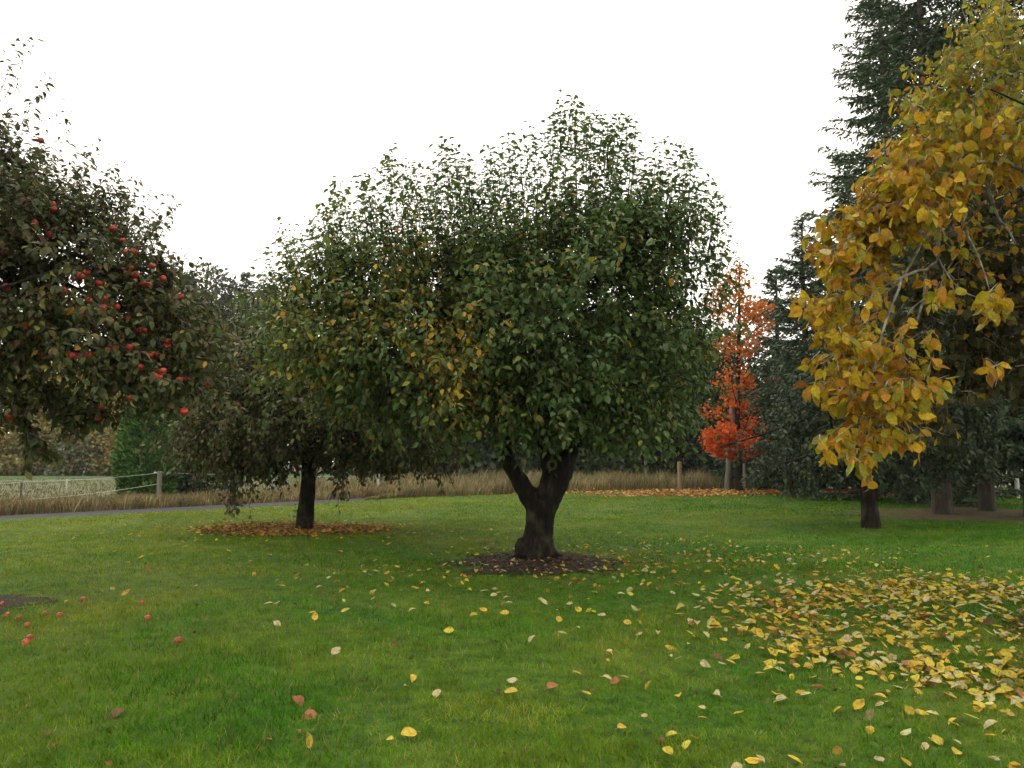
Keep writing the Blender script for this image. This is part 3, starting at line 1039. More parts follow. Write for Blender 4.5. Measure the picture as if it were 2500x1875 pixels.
small_tree('fruit_tree', b2, Y2, tr2, lob2, 3200, 11, 0.115, PAL2, w2, 'smaller low tree with brownish green crown over a ring of orange leaves', 201, hang=[
    (590, 1125, 1.1, 9), (560, 1130, 0.8, 6), (620, 1125, 0.5, 6), (835, 1120, 0.85, 7), (800, 1125, 0.4, 5), (660, 1130, 0.35, 6), (690, 1130, 0.3, 5), (880, 1115, 0.35, 6), (960, 1110, 0.35, 8), (1060, 1100, 0.3, 8), (480, 1090, 0.3, 5), (570, 1190, 0.45, 4)],
    keepz=0.95, group='fruit trees on the lawn')

# tiny sprout by its foot
sb = base_of(716, 1281)
sp = root('seedling', sb, 'tiny leafy sucker beside the small left trunk', 'plant')
gsp = np.random.default_rng(9)
Asp, psp = shoot_leaves(np.array([sb, sb + [0.04, 0, 0]]), unit(np.array([[0.05, 0, 1.0], [0.15, 0.1, 1]])), np.array([0.42, 0.3]), np.array([0.0, 0.1]), 12, 0.07, 0.6,
                        lambda Q: pick_colours(Q, [(0.07, 0.12, 0.03)], [1], gsp), gsp)
crown_mesh('foliage', Asp, np.ones(len(Asp['P']), bool), M_LEAF, sp, sb, 'full')
twig_mesh(psp, M_BARK, sp, sb, 0.005, 0.002, 'stem')

# ------------------------------------------------------------------ short dark tree behind the yellow one
Y3 = 16.0
b3 = base_of(2126, 1284)
tr3 = [pxl(Y3, (2126, 1294, 0.19), (2126, 1275, 0.175), (2123, 1230, 0.155), (2122, 1190, 0.155), (2124, 1165, 0.15)),
       pxl(Y3, (2122, 1185, 0.11), (2105, 1168, 0.10), (2075, 1150, 0.08), (2040, 1120, 0.06)),
       pxl(Y3, (2126, 1180, 0.12), (2132, 1140, 0.1), (2140, 1080, 0.08, 0.2), (2150, 980, 0.06, 0.2))]
lob3 = [(2150, 960, 260, 140, Y3 + 0.4, 1.9), (2040, 1060, 180, 90, Y3 + 0.3, 1.3), (2260, 1050, 190, 100, Y3 + 0.4, 1.4), (1950, 1110, 110, 55, Y3, 0.9), (2200, 850, 200, 100, Y3 + 0.5, 1.4), (2100, 1110, 130, 45, Y3, 0.8)]
PALD = [(0.034, 0.052, 0.024), (0.045, 0.066, 0.030), (0.028, 0.042, 0.022), (0.07, 0.085, 0.04)]
small_tree('fruit_tree', b3, Y3, tr3, lob3, 1700, 11, 0.12, PALD, [3, 3, 2, 0.7], 'short dark-leaved tree with a straight black trunk behind the yellow-leaved tree', 301,
           hang=[(1930, 1150, 0.4, 7), (1965, 1150, 0.45, 7), (1890, 1130, 0.3, 6), (2060, 1150, 0.25, 6), (2200, 1130, 0.3, 8)], keepz=0.9, group='fruit trees on the lawn')


# ------------------------------------------------------------------ apple tree at the left edge
def apple_tree():
    g = np.random.default_rng(401)
    Y = 7.2
    b = np.array([-5.75, 7.5, float(gz(-5.75, 7.5))])
    T = root('apple_tree', b, 'apple tree hung with red apples, leaning in from the left edge', 'tree', 'fruit trees on the lawn')
    tp = [(np.array([b + [0, 0, -0.05], b + [0.02, 0, 0.4], b + [0.08, -0.02, 1.0], b + [0.15, -0.02, 1.6]]), np.array([0.24, 0.19, 0.17, 0.17])),
          (np.array([b + [0.1, 0, 1.3], b + [0.7, -0.1, 2.0], b + [1.6, -0.2, 2.5], b + [2.5, -0.3, 2.9]]), np.array([0.13, 0.11, 0.08, 0.05])),
          (np.array([b + [0.1, 0, 1.4], b + [0.2, 0.2, 2.4], b + [0.6, 0.2, 3.4], b + [1.0, 0.2, 4.2]]), np.array([0.13, 0.11, 0.08, 0.05])),
          (np.array([b + [0.1, 0, 1.4], b + [-0.6, 0.2, 2.2], b + [-1.2, 0.2, 3.0]]), np.array([0.12, 0.1, 0.06]))]
    fused('trunk', tp, M_BARK, T, b, 0.03, 0.02, 5)
    lobes = [(120, 700, 260, 180, Y, 1.5), (-80, 500, 150, 160, Y + 0.2, 1.2), (310, 800, 170, 130, Y - 0.1, 1.0), (150, 850, 220, 70, Y - 0.2, 1.0), (410, 860, 85, 95, Y - 0.1, 0.7),
             (190, 590, 120, 80, Y + 0.1, 0.9), (50, 540, 110, 90, Y - 0.4, 0.8), (-150, 700, 200, 180, Y, 1.2), (340, 690, 60, 60, Y, 0.6), (340, 900, 90, 50, Y, 0.6), (-10, 380, 45, 45, Y + 0.1, 0.5)]
    ends = [q[0][-1] for q in tp[1:]] + [tp[1][0][-2], tp[2][0][-2]]
    for i, (pp, rr) in enumerate(toward(ends, lobes, 20, g, 0.045, 0.01)):
        branch('branch', pp, rr, M_BARK, T, b, 9, 6, 0.2, i + 40)
    # knobbly boughs that droop at the lower left
    for i, (pts, r0) in enumerate([(((-40, 900), (70, 940), (150, 985), (190, 1040)), 0.03), (((-40, 930), (40, 985), (80, 1050), (92, 1118)), 0.022), (((60, 930), (150, 960), (230, 990), (262, 1030)), 0.02),
                                   (((130, 985), (120, 1030), (105, 1060)), 0.012), (((185, 985), (185, 1030)), 0.01), (((30, 985), (0, 1010), (-30, 1060)), 0.014)]):
        pp = np.array([at(x, y, Y - 0.2 + 0.1 * (i % 3)) for x, y in pts])
        branch('branch', pp, np.linspace(r0, r0 * 0.35, len(pts)), M_BARK, T, b, 8, 6, 0.12, i + 80)
    n = 2600
    P, O, r = clumped(lobes, n, 0.42, g, 6, 0.11)
    ok = (fbm(P * 1.3, 66) > 0.30)
    P, O = P[ok], O[ok]
    # sparse leafy ends of the drooping boughs
    low = [(150, 1000, 16), (90, 1080, 12), (180, 1045, 14), (30, 1000, 14), (235, 1005, 12), (-10, 1040, 10), (92, 1110, 8), (60, 1030, 8), (262, 1030, 4), (120, 960, 14)]
    extra = np.concatenate([[at(x + g.normal(0, 14), y - 12 + g.normal(0, 10), Y + g.normal(-0.15, 0.12)) for _ in range(k)] for x, y, k in low])
    zr = np.clip((P[:, 2] - 3.0) / 1.2, -1, 1)
    D = unit(O * 0.8 + np.array([0, 0, 1]) * (0.1 + 0.4 * zr)[:, None] + g.normal(0, 0.3, (len(P), 3)))
    D = np.concatenate([D, unit(g.normal(0, 1, (len(extra), 3)) + [0, 0, -0.3])])
    P = np.concatenate([P, extra])
    zr = np.concatenate([zr, -np.ones(len(extra))])
    Ls = np.where(np.arange(len(P)) < len(P) - len(extra), g.uniform(0.12, 0.30, len(P)), 0.14)
    spots = [(240, 890, Y, 0.16, 1.2), (40, 600, Y, 0.25, 0.5), (270, 780, Y, 0.3, 0.3), (360, 760, Y, 0.25, 0.25)]
    PAL = [(0.075, 0.090, 0.034), (0.055, 0.070, 0.027), (0.11, 0.112, 0.036), (0.12, 0.078, 0.045), (0.17, 0.145, 0.038), (0.36, 0.22, 0.03)]

    def colf(Q):
        s = near_px(Q, spots)
        return pick_colours(Q, PAL, np.stack([1.4 + 0 * s, 1.2 + 0 * s, 0.9 + s, 0.45 + 0 * s, 0.15 + s, 0.012 + 0.5 * s ** 1.5], 1), g, 0.16)
    A1, p1 = shoot_leaves(P, D, Ls, np.where(zr > 0, 0.4, -0.3) * g.random(len(P)), 11, 0.078, 0.56, colf, g)
    S2, D2, L2 = [], [], []
    for (px, py, sp_, k) in [(50, 95, 26, 3), (15, 150, 20, 2), (105, 190, 26, 3), (140, 250, 20, 2), (235, 360, 30, 7), (280, 400, 30, 7), (330, 440, 26, 5), (405, 470, 24, 5), (430, 500, 20, 4), (370, 520, 30, 6), (200, 400, 40, 8),
                             (300, 480, 60, 14), (250, 460, 60, 12), (350, 580, 50, 10), (180, 470, 60, 10), (450, 625, 12, 2), (530, 640, 14, 2), (130, 360, 30, 5), (40, 260, 40, 3)]:
        for _ in range(k):
            e = at(px + g.normal(0, sp_ * 0.5), py + abs(g.normal(0, 20)), Y + g.normal(0, 0.35))
            l_ = g.uniform(0.4, 0.75)
            d_ = unit(np.array([0.45 + g.normal(0, 0.15), g.normal(0, 0.15), 0.9]))
            S2.append(e - d_ * l_)
            D2.append(d_)
            L2.append(l_)
    A2, p2 = shoot_leaves(np.array(S2), np.array(D2), np.array(L2), g.uniform(0, 0.3, len(S2)), 13, 0.072, 0.45, colf, g, ct=0.25, cr_=0.9, cd=0.15, ur=0.3, curl=(0.4, 1.0), fold=(0.25, 0.6), pet=0.02)
    A = cat_leaves(A1, A2)
    idx = front_leaves(A, 300, g, 18)
    keep = np.ones(len(A['P']), bool)
    keep[idx] = False
    crown_mesh('crown', A, keep, M_LEAF, T, b, 'full')
    twig_mesh(np.concatenate([p1, p2]), M_BARK, T, b, 0.004, 0.0012)
    ml = [unit_leaf('apple_leaf', M_LEAF_O, 0.58, c, f, 'full', 0.2) for c, f in ((0.3, 0.2), (0.5, 0.35), (0.7, 0.15))]
    single_leaves(A, idx, ml, T, b, g)
    za = [(85, 270), (115, 40), (410, 612), (355, 640), (523, 705), (200, 775), (565, 845), (435, 865), (562, 925), (683, 920), (435, 990), (575, 1035), (620, 1045), (778, 1023), (735, 325), (650, 215), (775, 435), (835, 425),
          (805, 565), (770, 620), (850, 630), (920, 708), (970, 728), (1000, 550), (1100, 665), (1155, 870), (1250, 830), (890, 980), (880, 1135), (925, 1130), (1140, 1230), (1135, 1280), (1235, 1190), (660, 1290), (615, 1285), (790, 1285),
          (290, 1360), (340, 1355), (385, 1360), (430, 1355), (980, 1355), (1040, 1350), (1095, 1495), (1020, 1540), (1060, 1555), (1330, 1570), (1245, 1580), (890, 1460)]
    zb = [(14, 615), (84, 544), (122, 573), (56, 491), (128, 500), (100, 343), (64, 797), (15, 701), (320, 972), (245, 993), (240, 1023), (26, 1017), (449, 1005), (143, 1013), (505, 940), (104, 868)]
    hang_apples([(100 + x / 3.6875, 500 + y / 3.6875) for x, y in za] + zb, A, T, b, g)


apple_tree()


# ------------------------------------------------------------------ golden tree at the right edge
def golden_tree():
    g = np.random.default_rng(501)
    Y = 6.1
    b = np.array([4.75, 6.25, float(gz(4.75, 6.25))])
    T = root('fruit_tree', b, 'tree with big golden yellow leaves and lichen-grey twigs at the right edge', 'tree', 'fruit trees on the lawn')
    tp = [(np.array([b + [0, 0, -0.05], b + [0, 0, 0.5], b + [-0.05, 0, 1.2], b + [-0.1, 0, 1.7]]), np.array([0.22, 0.17, 0.15, 0.15])),
          (np.array([b + [-0.05, 0, 1.5], b + [0.1, 0.3, 2.3], b + [0.0, 0.6, 3.2], b + [-0.3, 0.7, 4.0]]), np.array([0.11, 0.09, 0.06, 0.035])),
          (np.array([b + [-0.05, 0, 1.5], b + [0.1, 0.1, 2.6], b + [-0.1, 0.2, 3.8], b + [-0.2, 0.2, 4.6]]), np.array([0.12, 0.1, 0.07, 0.04])),
          (np.array([b + [-0.05, 0, 1.5], b + [0.6, 0.2, 2.3], b + [1.2, 0.3, 3.0]]), np.array([0.11, 0.09, 0.05]))]
    fused('trunk', tp, M_LICHEN, T, b, 0.03, 0.015, 6)
    lobes = [(2400, 190, 150, 130, Y + 0.3, 0.8), (2490, 60, 110, 120, Y + 0.5, 0.8), (2325, 310, 90, 80, Y + 0.1, 0.5), (2380, 350, 130, 50, Y - 0.3, 0.4), (2490, 330, 70, 75, Y - 0.2, 0.5), (2240, 415, 75, 70, Y - 0.1, 0.4, 1.2),
             (2165, 495, 60, 55, Y - 0.1, 0.35, 1.2), (2230, 490, 65, 50, Y - 0.3, 0.3, 1.2), (2070, 590, 50, 60, Y, 0.35, 1.2), (2150, 560, 50, 45, Y - 0.1, 0.3), (2055, 700, 45, 65, Y, 0.35, 1.2), (2105, 660, 50, 40, Y + 0.2, 0.3, 0.6),
             (2050, 830, 40, 50, Y, 0.3, 0.8), (2060, 930, 50, 55, Y - 0.1, 0.35, 1.2), (2105, 1015, 60, 55, Y - 0.2, 0.35, 1.3), (2135, 1085, 40, 30, Y, 0.25, 0.8), (2195, 865, 60, 30, Y - 0.1, 0.25, 0.9), (2235, 930, 40, 28, Y - 0.2, 0.2, 0.8),
             (2115, 890, 50, 45, Y + 0.1, 0.3, 0.6), (2720, 300, 180, 280, Y + 0.3, 1.2, 0.5), (2560, 200, 120, 120, Y + 0.2, 0.8, 0.6), (2260, 960, 120, 80, Y + 1.5, 0.4, 0.5), (2400, 900, 90, 60, Y + 1.4, 0.4, 0.35), (2180, 1010, 90, 60, Y + 1.2, 0.4, 0.5), (2420, 570, 150, 140, Y + 1.4, 0.5, 1.3), (2340, 760, 170, 140, Y + 1.5, 0.5, 1.3), (2480, 800, 120, 180, Y + 1.5, 0.5, 1.2), (2300, 620, 90, 80, Y + 1.2, 0.4, 1.0)]
    lich = [(((2760, 560), (2560, 440), (2400, 400), (2310, 440)), 0.02), (((2310, 440), (2290, 562), (2292, 633), (2263, 659), (2257, 722), (2238, 789)), 0.016), (((2330, 470), (2254, 591), (2200, 680), (2160, 720)), 0.013), (((2263, 659), (2170, 692), (2120, 735), (2060, 756)), 0.012),
            (((2200, 680), (2170, 751), (2153, 802), (2130, 900), (2110, 980)), 0.011), (((2400, 430), (2436, 528), (2470, 570), (2482, 595)), 0.012), (((2257, 722), (2215, 760), (2190, 830)), 0.008), (((2130, 900), (2095, 950), (2060, 990)), 0.007),
            (((2360, 560), (2400, 650), (2415, 710)), 0.009), (((2292, 633), (2340, 700), (2400, 730)), 0.008), (((2254, 591), (2180, 600), (2100, 640)), 0.01), (((2120, 735), (2080, 720), (2030, 700)), 0.007)]
    for i, (pts, r0) in enumerate(lich):
        pp = np.array([at(x, y, Y - 0.05 + 0.12 * ((i * 7) % 4 - 1.5)) for x, y in pts])
        branch('branch', pp, np.linspace(r0, r0 * 0.45, len(pts)), M_LICHEN, T, b, 12, 6, 0.06, i + 120)
    ends = [q[0][-1] for q in tp[1:]] + [tp[1][0][-2], tp[2][0][-2]]
    for i, (pp, rr) in enumerate(toward(ends, lobes[19:21] + lobes[:2], 6, g, 0.014, 0.005, 0.1)):
        branch('branch', pp, rr, M_BARK, T, b, 9, 6, 0.15, i + 140)
    n = 1750
    P, O, r = lobe_points(lobes, n, 0.3, g)
    tops = np.concatenate([[at(x + g.normal(0, 26), y + 40 + g.normal(0, 22), Y + g.normal(0.1, 0.3)) for _ in range(k)] for x, y, k in
                           [(2340, 140, 12), (2280, 230, 10), (2205, 345, 10), (2410, 80, 14), (2470, 20, 14), (2120, 490, 8), (2045, 590, 7), (2010, 720, 6)]])
    D = unit(O * 0.9 + np.array([0, 0, 0.15]) + g.normal(0, 0.3, (len(P), 3)))
    Dt = unit(np.stack([g.normal(-0.35, 0.2, len(tops)), g.normal(0, 0.2, len(tops)), np.ones(len(tops))], 1))
    P, D = np.concatenate([P, tops]), np.concatenate([D, Dt])
    Ls = g.uniform(0.09, 0.22, len(P))
    PAL = [(0.40, 0.245, 0.012), (0.44, 0.31, 0.018), (0.38, 0.175, 0.014), (0.27, 0.25, 0.02), (0.18, 0.20, 0.035), (0.46, 0.40, 0.18), (0.22, 0.095, 0.022), (0.050, 0.052, 0.018)]  # last colour carries the painted shade of the crown's hollow

    def colf(Q):
        px, py, _ = project(Q)
        hi = np.clip((430 - py) / 260, 0, 1)
        lo_ = np.clip((py - 1060) / 80, 0, 1)
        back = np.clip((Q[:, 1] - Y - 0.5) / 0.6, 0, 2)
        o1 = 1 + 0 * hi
        inner = (1 - 0.96 * np.clip(back, 0, 1))[:, None]    # shade inside the crown painted into leaf colour: far side goes dark
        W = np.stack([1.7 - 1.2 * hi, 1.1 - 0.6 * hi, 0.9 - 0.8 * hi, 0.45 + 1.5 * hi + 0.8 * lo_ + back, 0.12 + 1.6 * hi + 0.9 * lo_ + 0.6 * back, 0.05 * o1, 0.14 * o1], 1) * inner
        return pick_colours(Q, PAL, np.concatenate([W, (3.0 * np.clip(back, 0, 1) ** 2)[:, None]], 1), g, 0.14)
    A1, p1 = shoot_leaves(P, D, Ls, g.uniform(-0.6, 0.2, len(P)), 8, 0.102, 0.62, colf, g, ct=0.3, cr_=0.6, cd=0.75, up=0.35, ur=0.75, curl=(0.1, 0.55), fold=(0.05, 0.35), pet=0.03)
    A1['L'] *= np.clip(1.0 - 0.4 * (A1['P'][:, 2] - 3.6) / 1.2, 0.6, 1.0)
    cl = [(2180, 855, 7, 60), (2330, 680, 3, 25), (2420, 725, 8, 45), (2290, 690, 4, 40), (2240, 940, 9, 45), (2200, 930, 7, 40), (2060, 800, 6, 40), (2130, 590, 7, 50), (2075, 1075, 6, 35), (2110, 1110, 6, 30), (2430, 880, 3, 50), (2160, 720, 5, 50), (2030, 1090, 3, 30), (2290, 480, 5, 40), (2420, 730, 4, 30)]
    Pc = np.concatenate([[at(x + g.normal(0, s_ * 0.4), y + g.normal(0, s_ * 0.4), Y - 0.25 + g.normal(0, 0.15)) for _ in range(k)] for x, y, k, s_ in cl])
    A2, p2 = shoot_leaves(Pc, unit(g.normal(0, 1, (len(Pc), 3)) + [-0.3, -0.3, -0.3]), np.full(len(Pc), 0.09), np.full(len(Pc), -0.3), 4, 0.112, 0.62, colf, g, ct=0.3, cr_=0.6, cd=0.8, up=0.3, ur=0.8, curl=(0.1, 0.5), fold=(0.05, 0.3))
    A = cat_leaves(A1, A2)
    idx = front_leaves(A, 300, g, 34)
    keep = np.ones(len(A['P']), bool)
    keep[idx] = False
    crown_mesh('crown', A, keep, M_GOLD, T, b, 'full')
    twig_mesh(np.concatenate([p1, p2]), M_LICHEN, T, b, 0.005, 0.002)
    ml = [unit_leaf('golden_leaf', M_GOLD_O, 0.64, c, f, 'rich', 0.25) for c, f in ((0.15, 0.15), (0.3, 0.25), (0.5, 0.1), (0.4, 0.4))]
    single_leaves(A, idx, ml, T, b, g)


golden_tree()


# ------------------------------------------------------------------ red and orange maple by the far fence
def maple():
    g = np.random.default_rng(601)
    Y = 33.0
    b = base_of(1805, 1200)
    T = root('maple_tree', b, 'slim young maple with flame orange and red leaves by the far fence', 'tree')
    branch('trunk', pxl(Y, (1807, 1204, 0.20), (1804, 1190, 0.16), (1802, 1150, 0.145), (1803, 1115, 0.13), (1800, 1000, 0.11), (1803, 850, 0.08), (1805, 720, 0.05), (1806, 640, 0.02))[0],
           [0.20, 0.16, 0.145, 0.13, 0.11, 0.08, 0.05, 0.02], M_BARK, T, b, 20, 9, 0.05, 5)
    lobes = [(1800, 1085, 80, 38, Y - 0.3, 1.1, 1.6), (1760, 1070, 50, 42, Y - 0.6, 0.8, 1.5), (1800, 1010, 62, 60, Y, 0.9, 1.0), (1825, 960, 35, 60, Y - 0.2, 0.6), (1790, 930, 55, 45, Y, 0.8, 0.8), (1800, 830, 70, 50, Y, 1.0), (1835, 780, 60, 40, Y, 0.9),
             (1800, 760, 75, 55, Y, 1.0, 0.8), (1795, 690, 50, 50, Y, 0.7, 0.7), (1808, 645, 16, 30, Y, 0.25, 0.5), (1870, 745, 35, 12, Y - 0.2, 0.4, 0.6), (1740, 860, 40, 30, Y, 0.5, 0.5), (1885, 930, 15, 14, Y, 0.3, 0.5), (1868, 1040, 12, 14, Y, 0.3, 0.5),
             (1750, 730, 40, 40, Y, 0.5, 0.5), (1740, 1000, 40, 30, Y, 0.5, 0.5)]
    for i in range(26):
        t_ = i / 26
        py = 1110 - 430 * t_
        S0 = at(1803, py, Y)
        a = i * 2.4
        L_ = (1.5 - 1.0 * t_)
        E = S0 + np.array([math.cos(a) * L_, math.sin(a) * L_, L_ * 0.8])
        branch('branch', [S0, S0 * 0.5 + E * 0.5 - [0, 0, 0.1], E], [0.035, 0.025, 0.01], M_BARK, T, b, 6, 4, 0.1, i)
    n = 6600
    P, O, r = lobe_points(lobes, n, 0.2, g)
    ok = fbm(P * 1.6, 91) > 0.40
    P = P[ok]
    n = len(P)
    h = np.clip((P[:, 2] - 2.2) / 5.0, 0, 1)
    PAL = [(0.62, 0.092, 0.012), (0.64, 0.15, 0.018), (0.60, 0.22, 0.04), (0.54, 0.29, 0.08), (0.36, 0.045, 0.018)]
    C = pick_colours(P, PAL, np.stack([1.8 * (1 - h) ** 1.5 + 0.1, 1.0 + 0 * h, 0.15 + 1.8 * h, 0.03 + 0.9 * h ** 2, 0.4 * (1 - h)], 1), g, 0.15)
    V, lo, to, Cv = leaves(P, unit(g.normal(0, 1, (n, 3)) + [0, -0.3, -0.4]), g.normal(0, 0.8, (n, 3)) + [0, -0.4, 0.6], g.uniform(0.1, 0.19, n), 0.95, 0.3, 0.2, C, 'mid')
    o = obj('crown', mesh('crown', V - b, lo, to, [M_GOLD], Cv), T)
    o['kind'] = 'stuff'


maple()


# ------------------------------------------------------------------ firs
def fir_parts(H, R, seed, z0=1.6, droop=0.25, dense=1.0, spray=0.2):
    g = np.random.default_rng(seed)
    Pn, Dn, Un, Ln = [], [], [], []
    bp, br = [], []
    z = z0
    kb = 7 if dense > 2 else 5
    while z < H - 0.15:
        u = (z - z0) / (H - z0)
        Lb = R * (1 - u) ** 0.85 * (0.75 + 0.25 * min(1, u * 6 + 0.4)) + 0.12
        for k in range(kb if u < 0.85 else 4):
            a = g.random() * 6.28
            l_ = Lb * g.uniform(0.65, 1.12)
            d = np.array([math.cos(a), math.sin(a), 0])
            zz = z + g.uniform(-0.15, 0.15)
            dr = droop * (1 - u) * g.uniform(0.6, 1.4)
            ts = np.linspace(0, 1, 7)
            path = np.array([0, 0, zz]) + d * (ts * l_)[:, None] + np.array([0, 0, 1.0]) * ((0.18 + 0.5 * u) * ts - dr * ts * 1.7 + dr * 0.9 * ts ** 2.5)[:, None] * l_ * 0.6
            bp.append(path)
            br.append(np.linspace(0.035 * (1 - u) + 0.012, 0.006, 7))
            m = max(4, int(l_ / 0.15 * dense))
            tt = np.linspace(0.05, 1.0, m)
            pos = np.stack([np.interp(tt, ts, path[:, i]) for i in range(3)], 1)
            sd = np.array([-d[1], d[0], 0])
            for s_ in (-1, 1):
                ll = (0.16 + 0.55 * (1 - tt) * min(1, l_ / 1.6)) * g.uniform(0.6, 1.2, m)
                ld = unit(d * 0.65 + sd * s_ * 0.8 + np.stack([g.normal(0, 0.15, m), g.normal(0, 0.15, m), g.normal(-0.12, 0.2, m)], 1))
                q = max(2, int(round(3.2)))
                for j in range(q):
                    Pn.append(pos + ld * (ll * j / q)[:, None])
                    Dn.append(unit(ld + g.normal(0, 0.3, (m, 3)) + [0, 0, -0.08]))
                    Un.append(g.normal(0, 0.5, (m, 3)) + [0, 0, 1])
                    Ln.append(np.full(m, spray) * g.uniform(0.7, 1.3, m))
            Pn.append(pos)
            Dn.append(unit(d + g.normal(0, 0.25, (m, 3))))
            Un.append(g.normal(0, 0.6, (m, 3)) + [0, 0, 1])
            Ln.append(np.full(m, spray))
        z += 0.30 + 0.12 * g.random()
    top = 14
    Pn.append(np.stack([g.normal(0, 0.02, top), g.normal(0, 0.02, top), np.linspace(H - 0.8, H - 0.05, top)], 1))
    Dn.append(unit(np.stack([g.normal(0, 0.6, top), g.normal(0, 0.6, top), np.ones(top)], 1)))
    Un.append(g.normal(0, 1, (top, 3)))
    Ln.append(np.full(top, 0.18))
    P, D, U, L = (np.concatenate(q) for q in (Pn, Dn, Un, Ln))
    return P, D, U, L, np.array(bp), np.array(br), g


FIRPAL = [(0.052, 0.084, 0.040), (0.068, 0.106, 0.052), (0.090, 0.126, 0.068), (0.036, 0.060, 0.028), (0.11, 0.10, 0.045)]


def fir(name, x, y, H, R, label, seed, z0=1.6, pal=FIRPAL, wts=(3, 3, 1.5, 2, 0.15), droop=0.25, tr=0.25, group=None, dense=1.7, spray=0.2, wr=0.3, cat='tree'):
    b = np.array([x, y, float(gz(x, y)) if y < edge(x) else -0.05])
    T = root(name, b, label, cat, group)
    P, D, U, L, bp, br, g = fir_parts(H, R, seed, z0, droop, dense, spray)
    L = L * np.where(P[:, 2] < H * 0.5, 1.25, 1.0)
    C = pick_colours(P, pal, wts, g, 0.18)
    ax = np.linspace(0, 1, 9)
    pth = np.stack([ax * 0 + 0.04 * np.sin(ax * 5 + seed), ax * 0, ax * H - 0.06], 1)
    rr = tr * (1 - ax) ** 0.8 + 0.012
    rr[0] *= 1.3
    V, lo, to = tubes([pth], [rr], 12)
    obj('trunk', mesh('trunk', V, lo, to, [M_FIRBARK], smooth=True), T)
    V, lo, to = tubes(bp, br, 4)
    o = obj('branches', mesh('branches', V, lo, to, [M_FIRBARK]), T)
    o['kind'] = 'stuff'
    V, lo, to, Cv = leaves(P, D, U, L, wr, 0.2, 0, C, 'quad')
    o = obj('crown', mesh('crown', V, lo, to, [M_NEEDLE], Cv), T)
    o['kind'] = 'stuff'
    return T


def bx(px, Y):
    return (px - CX) / F * Y


fir('fir_tree', bx(2292, 20.0), 20.0, 17.5, 3.3, 'tall fir with pale thick trunk, nearest behind the golden tree', 701, z0=2.0, tr=0.18, droop=0.3, group='firs at the right')
fir('fir_tree', bx(2402, 20.6), 20.6, 18.5, 3.2, 'tall fir with pale trunk, right-hand neighbour of the nearest fir', 702, z0=1.9, tr=0.15, droop=0.3, group='firs at the right')
fir('fir_tree', bx(2520, 19.0), 19.0, 16.5, 3.2, 'dark fir cut off by the right edge of the picture', 703, z0=1.4, tr=0.2, droop=0.3, group='firs at the right')
fir('fir_tree', bx(2195, 25.5), 25.5, 19.5, 3.95, 'tall blue-green fir whose left side stands against the sky', 704, z0=0.4, tr=0.16, droop=0.28, group='firs at the right', dense=2.2, spray=0.2, wr=0.26, pal=[tuple(1.35 * v for v in c) for c in FIRPAL])
fir('fir_tree', bx(1975, 29.0), 29.0, 10.4, 2.8, 'shorter fir with a spiky tip just left of the golden crown', 705, z0=0.8, tr=0.18, droop=0.3, group='firs at the right', dense=2.1, spray=0.2, wr=0.27)
fir('fir_tree', bx(1905, 36.0), 36.0, 10.2, 3.0, 'soft dark fir rising behind the orange maple', 706, z0=0.6, tr=0.2, droop=0.5, group='firs at the right', dense=1.0, spray=0.3)
fir('fir_tree', bx(2090, 33.0), 33.0, 13.5, 3.4, 'dark fir behind and left of the tall firs', 707, z0=0.6, tr=0.2, droop=0.3, group='firs at the right', dense=0.9, spray=0.3)

# bright green cone-shaped cedar by the lane
CEDPAL = [(0.078, 0.175, 0.03), (0.055, 0.13, 0.025), (0.035, 0.085, 0.022), (0.12, 0.21, 0.05)]


def cedar():
    g = np.random.default_rng(801)
    Y = 27.0
    b = np.array([bx(365, Y), Y, -0.02])
    T = root('cedar', b, 'bright green cone-shaped cedar behind the wooden fence post', 'tree')
    V, lo, to = tubes([np.array([[0, 0, -0.05], [0.02, 0, 1.5], [0, 0.02, 3.5], [0, 0, 4.6]])], [[0.14, 0.11, 0.06, 0.02]], 9)
    obj('trunk', mesh('trunk', V, lo, to, [M_FIRBARK], smooth=True), T)
    n = 15000
    H, R = 4.6, 0.98
    u = g.random(n) ** 1.35
    a = g.random(n) * 6.28
    prof = R * np.clip((1 - u) * 1.5, 0, 1) ** 0.62 * (0.82 + 0.18 * np.clip(u * 6, 0, 1))
    lump = 0.72 + 0.55 * fbm(np.stack([np.cos(a) * 2.2, np.sin(a) * 2.2, u * 9], 1), 3)
    rr = prof * lump * g.uniform(0.72, 1.0, n) ** 0.6
    P = np.stack([np.cos(a) * rr, np.sin(a) * rr, 0.08 + u * H], 1)
    o_ = np.stack([np.cos(a), np.sin(a), 0 * a], 1)
    D = unit(o_ * 0.8 + [0, 0, 0.6] + g.normal(0, 0.3, (n, 3)))
    C = pick_colours(P, CEDPAL, [3, 3, 2, 1], g, 0.18)
    V, lo, to, Cv = leaves(P, D, o_ * 0.6 + g.normal(0, 0.6, (n, 3)) + [0, 0, 0.5], g.uniform(0.1, 0.22, n), 0.45, 0.4, 0, C, 'quad')
    o = obj('crown', mesh('crown', V, lo, to, [M_NEEDLE], Cv), T)
    o['kind'] = 'stuff'


cedar()


